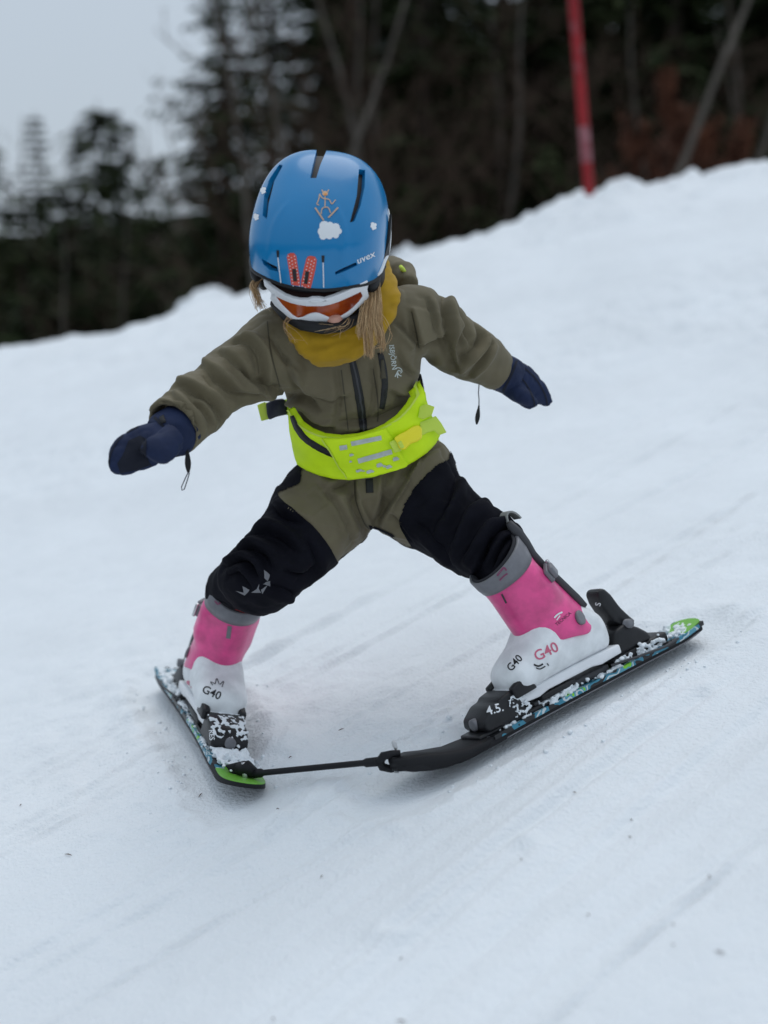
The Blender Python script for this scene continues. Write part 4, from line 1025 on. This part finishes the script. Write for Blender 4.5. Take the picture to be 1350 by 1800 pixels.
lay('sticker_dots', join(*dots), tsh, M['print_white'], shell, .0009, 5)
lay('sticker_binding', poly2d([(513.6, 473), (520.7, 472), (522.5, 494), (516, 494)]), tsh, M['print_black'], shell, .0010, 5)
lay('sticker_binding', poly2d([(537, 476), (544, 477), (540.4, 499), (534.5, 498)]), tsh, M['print_black'], shell, .0010, 5)
for g, l_ in (([(486, 440), (491, 440), (490.6, 452), (487, 452)], [(488.7, 452.6), (494, 497)]), ([(565, 449), (570.5, 449), (570, 461), (566, 461)], [(568, 461.5), (569, 505)])):
    lay('sticker_pole_grip', poly2d(g), tsh, M['print_black'], shell, .0006, 5); strip('sticker_pole', l_, 1.8, M['print_white'], tsh, shell, .0006, 0, 5)
lay('helmet_lettering', text2d('uvex', 641.5, 453, 15.5, -24, .25, 1.15), tsh, M['print_white'], shell, .0006, 4)

# ------------------------------------------------------------------ goggles
gog = empty('ski_goggles', HL(0, .11, -.05), 'white framed ski goggles with orange lens worn below the helmet brim', 'goggles')
gv = [HL(.101*math.sin(f_), .043+.086*math.cos(f_), z) for z in np.linspace(-.13, .05, 12) for f_ in np.linspace(-R(95), R(95), 60)]
gf = [(i*60+j, i*60+j+1, (i+1)*60+j+1, (i+1)*60+j) for i in range(11) for j in range(59)]
tg = bvh(gv, gf)
g_out = [(464, 489), (475, 501), (489, 511), (500.6, 518), (514, 523), (527, 526), (541, 526), (548, 523.5), (562, 523.5), (570, 525), (586, 520), (602, 513.5), (617, 506), (631, 498), (644, 491), (647, 497), (644.5, 507), (647.5, 521), (639, 531), (628.5, 540), (619, 549), (609.6, 557), (598, 562.5), (586, 566), (572, 565.5), (562, 564), (551, 564.5), (540, 567), (527, 567), (517, 563), (508, 557), (496, 546.5), (484, 536), (476, 524), (477.5, 514), (466, 501)]
g_in = [(484, 519), (500.6, 527), (512, 531.5), (524, 534.5), (540, 537), (567, 537), (581, 534), (595, 529.5), (614, 521), (633, 512), (637, 520), (630, 530), (621, 539), (610, 548), (598, 555), (590, 557.5), (583, 558), (575, 555.5), (567, 552), (561, 549.5), (555, 548.5), (548, 549.5), (541, 552), (533, 556), (524, 558), (515, 553), (505, 543.5), (496, 534.5)]
def ring2d(o_, i_):
    bm = bmesh.new(); es = []
    for L_ in (o_, i_):
        vs = [bm.verts.new((x, y, 0)) for x, y in L_]; es += [bm.edges.new((vs[k], vs[(k+1) % len(vs)])) for k in range(len(vs))]
    bmesh.ops.triangle_fill(bm, edges=es, use_beauty=True)
    # keep only the band between the two outlines
    bad = []
    for f_ in bm.faces:
        c = f_.calc_center_median()
        if in_poly(np.array([c.x]), np.array([c.y]), i_)[0] or not in_poly(np.array([c.x]), np.array([c.y]), o_)[0]: bad.append(f_)
    bmesh.ops.delete(bm, geom=bad, context='FACES'); return fromb(bm)
fr = lay('goggle_frame', ring2d(g_out, g_in), tg, M['white_pl'], gog, .0025, 5, .006)
b_ = fr.modifiers.new('bev', 'BEVEL'); b_.width = .0018; b_.segments = 2; b_.limit_method = 'ANGLE'; b_.angle_limit = R(45)
cx_, cy_ = 560, 538
g_mid = [((x-cx_)*1.03+cx_, (y-cy_)*1.06+cy_) for x, y in g_in]
lay('lens', poly2d(g_mid), tg, M['lens'], gog, .0005, 5)
g_foam = [((x-cx_)*.985+cx_, (y-cy_)*.93+cy_) for x, y in g_out]
lay('face_foam', poly2d(g_foam), tg, M['foam'], gog, -.006, 6, .012)
lay('frame_print', text2d('swing 100', 632, 541, 4.2, -42), tg, M['print_black'], gog, .0032, 4)
lay('frame_badge', poly2d([(543, 528), (548, 525.2), (556, 524.6), (564, 525.2), (568, 528), (556, 530.5)]), tg, M['print_white'], gog, .0040, 4, .002)
for s_ in (-1, 1):
    st = [HL(s_*.098, .062, -.030+.0), HL(s_*.106, .035, -.016), HL(s_*.113, .0, .004), HL(s_*.111, -.04, .022)]
    rings = []
    for i, p in enumerate(st):
        n_ = (p-Hc).normalized(); w_ = hup*.015; rings.append([p+w_, p-w_, p-w_-n_*.004, p+w_-n_*.004])
    mk('goggle_strap', *loft(rings), M['hblack'], gog, False)

# ------------------------------------------------------------------ hair
hr = random.Random(9); hp_ = []; hm_ = []
def strand(pts, r=.00055, jit=.004):
    j = Vector((hr.gauss(0, jit), hr.gauss(0, jit), hr.gauss(0, jit*.6))); C = catmull([list(Vector(p)+j*(i/len(pts)+.3)+Vector((hr.gauss(0, .0015), hr.gauss(0, .0015), hr.gauss(0, .0015)))) for i, p in enumerate(pts)], 4)
    hp_.append(tube([Vector(p) for p in C], [r*(1-.6*i/len(C)) for i in range(len(C))], 4, False)); hm_.append((hr.choice((0, 0, 1, 1, 2)), len(hp_[-1][1])))
locks = [(.02, -8, -8), (.22, -2, 24), (.42, 3, 10), (.62, -3, 28), (.80, 6, 0), (.97, 10, 16)]
for _ in range(380):   # long lock in front of the collar, picture right: thin tresses that taper to points
    a, ox, oy = hr.choice(locks); g_ = hr.gauss(0, .10); a2 = a+g_
    strand([P(650+a2*14, 496+hr.uniform(-4, 8), 2.272), P(642+a2*24, 530, 2.252), P(636+a2*30, 560, 2.244), P(636+a*30+g_*10+ox*.6, 585, 2.247), P(642+a*22+ox+g_*3, 600+oy+hr.uniform(-8, 4), 2.258)], .00042, .0016)
for _ in range(70):   # tuft at the other ear
    a = hr.uniform(0, 1); strand([P(466-a*8, 482, 2.30), P(450-a*6+hr.gauss(0, 2), 500, 2.295), P(448+a*4+hr.gauss(0, 2), 518, 2.30), P(458+hr.gauss(0, 4), 530+hr.uniform(0, 16), 2.305)], .0006, .003)
for _ in range(9):    # wisps under the goggles
    a = hr.uniform(0, 1); strand([P(500+a*20, 556, 2.255), P(494+a*14, 572, 2.246), P(498+a*22+hr.gauss(0, 4), 590, 2.243), P(520+hr.gauss(0, 10), 600+hr.uniform(-6, 8), 2.245)], .00045, .004)
for _ in range(18):
    a = hr.uniform(0, 1); strand([P(605+a*20, 562, 2.25), P(596+a*20, 574, 2.243), P(580+hr.gauss(0, 12), 582+hr.gauss(0, 5), 2.243)], .0004, .004)
for rad, cx0, cy0 in ((20, 668, 590), (24, 664, 586), (15, 660, 597)):   # stray loops
    strand([P(660, 540, 2.262), P(cx0+rad*.6, cy0-rad, 2.26), P(cx0+rad, cy0, 2.262), P(cx0+rad*.5, cy0+rad*.8, 2.268), P(cx0-rad*.2, cy0+rad, 2.268), P(cx0-rad*.7, cy0+rad*.3, 2.262)], .0006, .0)
ho = tag(mk('hair', *join(*hp_), M['hair'], person), kind='stuff')
ho.data.materials.append(mat('hair_mid', (.50, .31, .15), .45, .5)); ho.data.materials.append(mat('hair_dark', (.30, .17, .075), .45, .5))
ho.data.polygons.foreach_set('material_index', [k for k, n_ in hm_ for _ in range(n_)])

# ------------------------------------------------------------------ hip belt
belt = empty('safety_belt', P(650, 800, 2.5), 'neon yellow-green padded safety belt around the child\'s waist', 'belt')
b_top = [(514, 716), (521, 728), (531, 742), (548, 754), (571, 763), (600, 766), (630, 763), (655, 756), (676, 746), (698, 731), (715, 712), (726, 694), (733, 681), (738, 678), (741, 700), (750, 730)]
b_bot = [(765, 766), (758, 780), (745, 794), (728, 806), (710, 817), (685, 828), (655, 838), (616, 843), (590, 841), (566, 835), (545, 826), (530, 815), (524, 790), (517, 755)]
tsp = obvh(suit, *[c for c in suit.children if c.name.startswith('leg_panel')])
# smooth carrier for the belt: a plain waist form, so that the belt lies in one even curve
wv_, wf_ = limb([(515, 860, 796, 850, 2.512, .74), (513, 825, 797, 815, 2.503, .74), (516, 785, 789, 780, 2.488, .73), (508, 745, 772, 745, 2.468, .76), (500, 705, 760, 705, 2.448, .77), (488, 662, 754, 662, 2.425, .76)], 64, 6, power=2.25)
tw = bvh(wv_, wf_)
band = lay('belt_band', poly2d(b_top+b_bot), tw, M['neon'], belt, .010, 6, .014)
for v_ in band.data.vertices:
    v_.co += CF*float(.0035*noise3(v_.co.x*26+v_.co.z*9, v_.co.y*5, v_.co.z*38, 77)+.0012*noise3(v_.co.x*70, 0, v_.co.z*90, 78))
bv_, bf_ = limb([(a+3, b, c-3, d, e, t*1.06) for a, b, c, d, e, t in torso[1:8]], 64, 8, power=2.3)
cV = np.array([list(p) for p in bv_]); cN = vnormals(cV, [q for q in bf_ if len(q) == 4])
if np.mean(np.einsum('ij,ij->i', cN, cV-cV.mean(0))) < 0: cN = -cN
cV = cV+cN*.004; cx, cy, cd = topx(cV)
bq = [q for q in bf_ if len(q) == 4 and np.mean(cN[list(q)]@np.array(CF)) > .12 and 700 < np.mean(cy[list(q)]) < 790]
us = sorted({i for q in bq for i in q}); mp_ = {i: k for k, i in enumerate(us)}
bko = mk('belt_back', cV[us], [tuple(mp_[i] for i in q) for q in bq], M['neon'], belt)
sm_ = bko.modifiers.new('thick', 'SOLIDIFY'); sm_.thickness = .004; sm_.offset = 0
strip('belt_binding', b_top[:-3], 3.2, M['neon_d'], tw, belt, .0108)
tb = obvh(band)
lay('belt_flap', poly2d([(572, 765), (600, 765), (632, 761), (675, 748), (685, 764), (697, 786), (713, 812), (711, 817), (690, 826), (655, 836), (622, 842), (614, 840), (596, 806)]), tw, M['neon'], belt, .0145, 6, .004)
strip('belt_seam', [(571, 766), (592, 800), (612, 840)], 2.0, M['neon_d'], tw, belt, .0152)
strip('belt_zipper', [(521, 726), (530, 748), (543, 766), (565, 782), (590, 795)], [5, 9, 10, 10, 8], M['hblack'], tw, belt, .0118, .002)
fl_ = []
for a, b, w in (((618, 774), (668, 764), 8), ((630, 803), (685, 788), 8.5), ((600, 781), (612, 779), 8)): fl_.append(strip2d([a, b], w))
for x, y, r in ((632, 822, 6), (650, 825, 6.5), (666, 810, 5.5), (681, 814, 5), (692, 800, 5), (607, 781, 0), (619, 792, 3.5), (618, 803, 2.5), (640, 823, 3), (674, 812, 3)):
    if r: fl_.append(poly2d([(x+r*(1+.25*math.cos(3*a))*math.cos(a), y+r*.7*(1+.25*math.sin(4*a))*math.sin(a)) for a in np.linspace(0, 2*math.pi, 12, False)]))
for i_, f2 in enumerate(fl_): lay('reflective_print', f2, tw, M['silver'], belt, .0152+.00012*i_, 5)
def slab_px(name, pts, d, thick, mt, parent, bev=.0015, dfun=None):
    bm = bmesh.new(); A = [bm.verts.new(P(x, y, d if dfun is None else dfun(x, y))) for x, y in pts]; B = [bm.verts.new(v.co+CF*thick) for v in A]
    bm.faces.new(A); bm.faces.new(B[::-1]); n = len(A)
    for i in range(n): bm.faces.new((A[i], B[i], B[(i+1) % n], A[(i+1) % n]))
    bmesh.ops.recalc_face_normals(bm, faces=bm.faces)
    if bev: bmesh.ops.bevel(bm, geom=bm.edges[:], offset=bev, segments=2, affect='EDGES', profile=.5)
    return mk(name, *fromb(bm), mt, parent, True)
def dw(x, y):
    h, n = hit(tw, min(x, 752), y); return ((h-CAM).dot(CF)-.019) if h is not None else 2.42
d0 = dw(720, 770)
bk_ = slab_px('front_buckle', [(692, 770), (700, 764), (712, 758), (728, 748), (737, 747), (742, 754), (742, 770), (734, 776), (722, 780), (712, 791), (702, 789), (698, 778)], 0, .010, M['yellow'], belt, .0025, lambda x, y: d0+(x-720)*.00045-.004)
slab_px('buckle_slot', [(699, 778), (705, 774), (711, 786), (705, 789)], 0, .004, M['neon_d'], bk_, .001, lambda x, y: d0+(x-720)*.00045-.006)
slab_px('strap_end', [(738, 742), (752, 737), (766, 731), (776, 744), (785, 760), (772, 765), (763, 757), (752, 760), (741, 766)], 0, .005, M['neon_d'], belt, .001, lambda x, y: d0+(x-720)*.0006-.002)
slab_px('strap_end', [(738, 714), (750, 710), (764, 715), (759, 730), (744, 737), (735, 733)], 0, .005, M['neon_d'], belt, .001, lambda x, y: dw(735, 720)+.004)
slab_px('webbing', [(684, 778), (698, 770), (706, 792), (694, 796)], 0, .004, M['neon_d'], belt, .001, lambda x, y: d0+(x-720)*.00045+.001)
# pull-handle straps with side-release buckles at both hips
slab_px('side_strap', [(452, 712), (466, 706), (474, 736), (459, 740)], 2.47, .006, M['neon_d'], belt, .0012)
slab_px('side_strap', [(499, 702), (514, 702), (518, 724), (503, 730)], 2.468, .006, M['neon_d'], belt, .0012)
slab_px('side_strap', [(466, 708), (502, 702), (504, 712), (470, 718)], 2.474, .004, M['neon_d'], belt, .001)
slab_px('side_buckle', [(467, 709), (480, 702), (498, 700), (503, 706), (505, 728), (486, 732), (472, 738), (469, 728)], 2.462, .012, M['navy_pl'], belt, .003)
slab_px('side_buckle', [(727, 668), (733, 655), (740, 656), (743, 668), (747, 690), (742, 698), (735, 690), (728, 684)], 2.462, .014, M['hblack'], belt, .003)
slab_px('side_strap', [(731, 684), (744, 680), (748, 697), (744, 702), (737, 698)], 2.458, .006, M['neon_d'], belt, .001)

# ------------------------------------------------------------------ tip connector
tipR = SKI_R @ Vector((.325, 0, .046)); tipL = SKI_LF @ Vector((.300, .026, .040))
dR = (tipR-CAM).dot(CF); dL = (tipL-CAM).dot(CF)
con = empty('ski_tip_connector', (tipR+tipL)/2, 'black rod linking the two ski tips', 'connector')
pa, pb_ = P(446, 1360, dL), P(672, 1338, dR)
mk('rod', *tube([pa, pa.lerp(pb_, .06), pa.lerp(pb_, .08), pa.lerp(pb_, .86), pa.lerp(pb_, .88), pb_], [.0075, .0075, .0050, .0050, .0072, .0075], 12), M['rubber'], con)
def cpx(pts, d, r, nm, mt=M['rubber']): return mk(nm, *tube([P(x, y, d+dz) for x, y, dz in pts], r, 10), mt, con)
cpx([(668, 1338, 0), (674, 1329, -.006), (690, 1325, -.008), (704, 1324, -.008)], dR, [.007, .007, .006, .005], 'fork')
cpx([(668, 1338, 0), (672, 1348, .006), (688, 1352, .008), (702, 1350, .008)], dR, [.007, .007, .006, .005], 'fork')
cpx([(697, 1318, 0), (697, 1336, 0), (697, 1358, 0)], dR, .004, 'bolt', M['metal'])
slab_px('wing_screw', [(688, 1304), (692, 1302), (696, 1305), (699, 1316), (695, 1320), (690, 1312)], dR-.004, .003, M['metal'], con, .001)
cpx([(420, 1352, .01), (434, 1350, 0), (448, 1360, 0)], dL, [.011, .013, .009], 'tip_clamp')
cpx([(430, 1340, 0), (431, 1360, -.004), (430, 1382, -.004)], dL, [.006, .005, .004], 'bolt', M['metal'])
slab_px('clamp_plate', [(395, 1346), (430, 1338), (452, 1352), (446, 1370), (410, 1366)], dL+.006, .010, M['rubber'], con, .003)

# ------------------------------------------------------------------ prints on boots and bindings
def bprint(name, m2, tree, mt, parent, off=.0006): return lay(name, m2, tree, mt, parent, off, 4)
tRs, tRc = obvh(shR), obvh(cuR, *cuR.children); tLs, tLc = obvh(shL), obvh(cuL, *cuL.children)
bprint('model_print', text2d('G40', 960, 1146, 26, -26, 0, 1.0), tRs, M['print_pink'], shR)
bprint('model_print', text2d('G40', 905, 1166, 19, -48, 0, .95), tRs, M['print_black'], shR)
bprint('rose_print', join(strip2d([(938, 1168), (946, 1171), (954, 1167)], 3), strip2d([(942, 1174), (949, 1176), (958, 1171)], 2), strip2d([(961, 1166), (964, 1170)], 2)), tRs, M['print_black'], shR, .0009)
bprint('model_print', text2d('G40', 372, 1218, 20, 24, 0, 1.0), tLs, M['print_black'], shL)
bprint('lily_print', join(strip2d([(378, 1203), (381, 1193), (385, 1203)], 1.4), strip2d([(386, 1204), (393, 1198), (390, 1208)], 1.3), strip2d([(374, 1205), (370, 1199), (377, 1202)], 1.2)), tLs, M['print_black'], shL, .0009)
bprint('rose_print', union_outline and poly2d(union_outline(331, 1208, [(331, 1200, 4), (332, 1208, 4.5), (330, 1215, 3.5)], 24)), tLs, M['print_pink'], shL)
bprint('band_print', join(strip2d([(874, 1012), (880, 1004), (886, 998), (890, 1003)], 3), strip2d([(878, 1020), (886, 1012), (892, 1008)], 3), strip2d([(880, 1000), (886, 992)], 2.5)), tRc, M['print_magenta'], cuR)
bprint('band_print', join(strip2d([(378, 1056), (384, 1062), (390, 1057), (396, 1066)], 3), strip2d([(402, 1068), (416, 1074), (430, 1070), (444, 1066)], 2.5), strip2d([(436, 1062), (442, 1070)], 2.5)), tLc, M['print_magenta'], cuL)
bprint('cuff_slit', strip2d([(882, 1044), (890, 1060)], 3.2), tRc, M['grey_d'], cuR)
bprint('cuff_slit', strip2d([(404, 1100), (401, 1122)], 7.5), tLc, M['grey_pl'], cuL, .0012)
bprint('cuff_print', text2d('TECNICA', 990, 1088, 8, -40), tRc, M['print_magenta'], cuR)
bprint('cuff_print', join(strip2d([(974, 1086), (980, 1080), (988, 1076)], 3), strip2d([(978, 1090), (984, 1082)], 2)), tRc, M['print_white'], cuR, .0009)
tTR, tTL, tHR = obvh(toeR), obvh(toeL), obvh(heelR, *heelR.children)
bprint('binding_number', text2d('4.5.', 870, 1247, 21, -16), tTR, M['print_white'], toeR)
bprint('binding_mark', text2d('S', 1052, 1062, 14, -80), tHR, M['print_white'], heelR)
bprint('binding_mark', text2d('RES', 372, 1292, 12, 85), tTL, M['print_white'], toeL)

# ------------------------------------------------------------------ needles and specks on the snow
lr = random.Random(17); nl = []
spots = [(1265, 1687, 17, 6), (705, 1785, 18, 20), (120, 1499, 12, 5), (1107, 1468, 6, 40), (1110, 1432, 4, 0), (1183, 1638, 4, 30), (1183, 1678, 4, 0), (1246, 1557, 4, 0), (352, 1392, 10, -55), (488, 1430, 5, 0), (916, 1520, 4, 20), (565, 1532, 6, -45), (600, 1280, 10, -10), (510, 1334, 5, 10), (480, 1790, 5, 0), (1010, 1390, 5, 0)]
spots += [(lr.uniform(0, 1350), lr.uniform(1180, 1800), lr.uniform(2, 5), lr.uniform(-90, 90)) for _ in range(3)]
for x, y, L_, an in spots:
    a = G(x-L_/2*math.cos(R(an)), y-L_/2*math.sin(R(an))); b = G(x+L_/2*math.cos(R(an)), y+L_/2*math.sin(R(an)))
    for q_ in (a, b): q_.z = float(snow_h(q_.x, q_.y)[0])+.002
    nl.append(tube([a, (a+b)/2+Vector((0, 0, .001)), b], [.0004, .0009, .0004], 5))
tag(mk('needle_litter', *join(*nl), M['needle_dry']), 'scattered dry pine needles and specks on the snow', 'needles', kind='stuff')
# loose snow crumbs scraped up beside the skis
cr = []
for m, side in ((SKI_R, 1), (SKI_LF, -1)):
    for _ in range(90):
        t = lr.uniform(-.34, .36); s_ = lr.choice((-1, 1))*(.05+abs(lr.gauss(0, .05))); p = m @ Vector((t, s_, 0)); r0 = abs(lr.gauss(.0012, .0014))+.0006
        bm = bmesh.new(); bmesh.ops.create_icosphere(bm, subdivisions=1, radius=r0)
        zz = float(snow_h(p.x, p.y)[0])
        for q_ in bm.verts: q_.co = Vector((q_.co.x*lr.uniform(.7, 1.4)+p.x, q_.co.y*lr.uniform(.7, 1.4)+p.y, q_.co.z*lr.uniform(.5, 1)+zz+r0*.2))
        cr.append(fromb(bm))
tag(mk('snow_crumbs', *join(*cr), M['clump']), 'loose snow crumbs scraped up beside the skis', 'snow', kind='stuff')
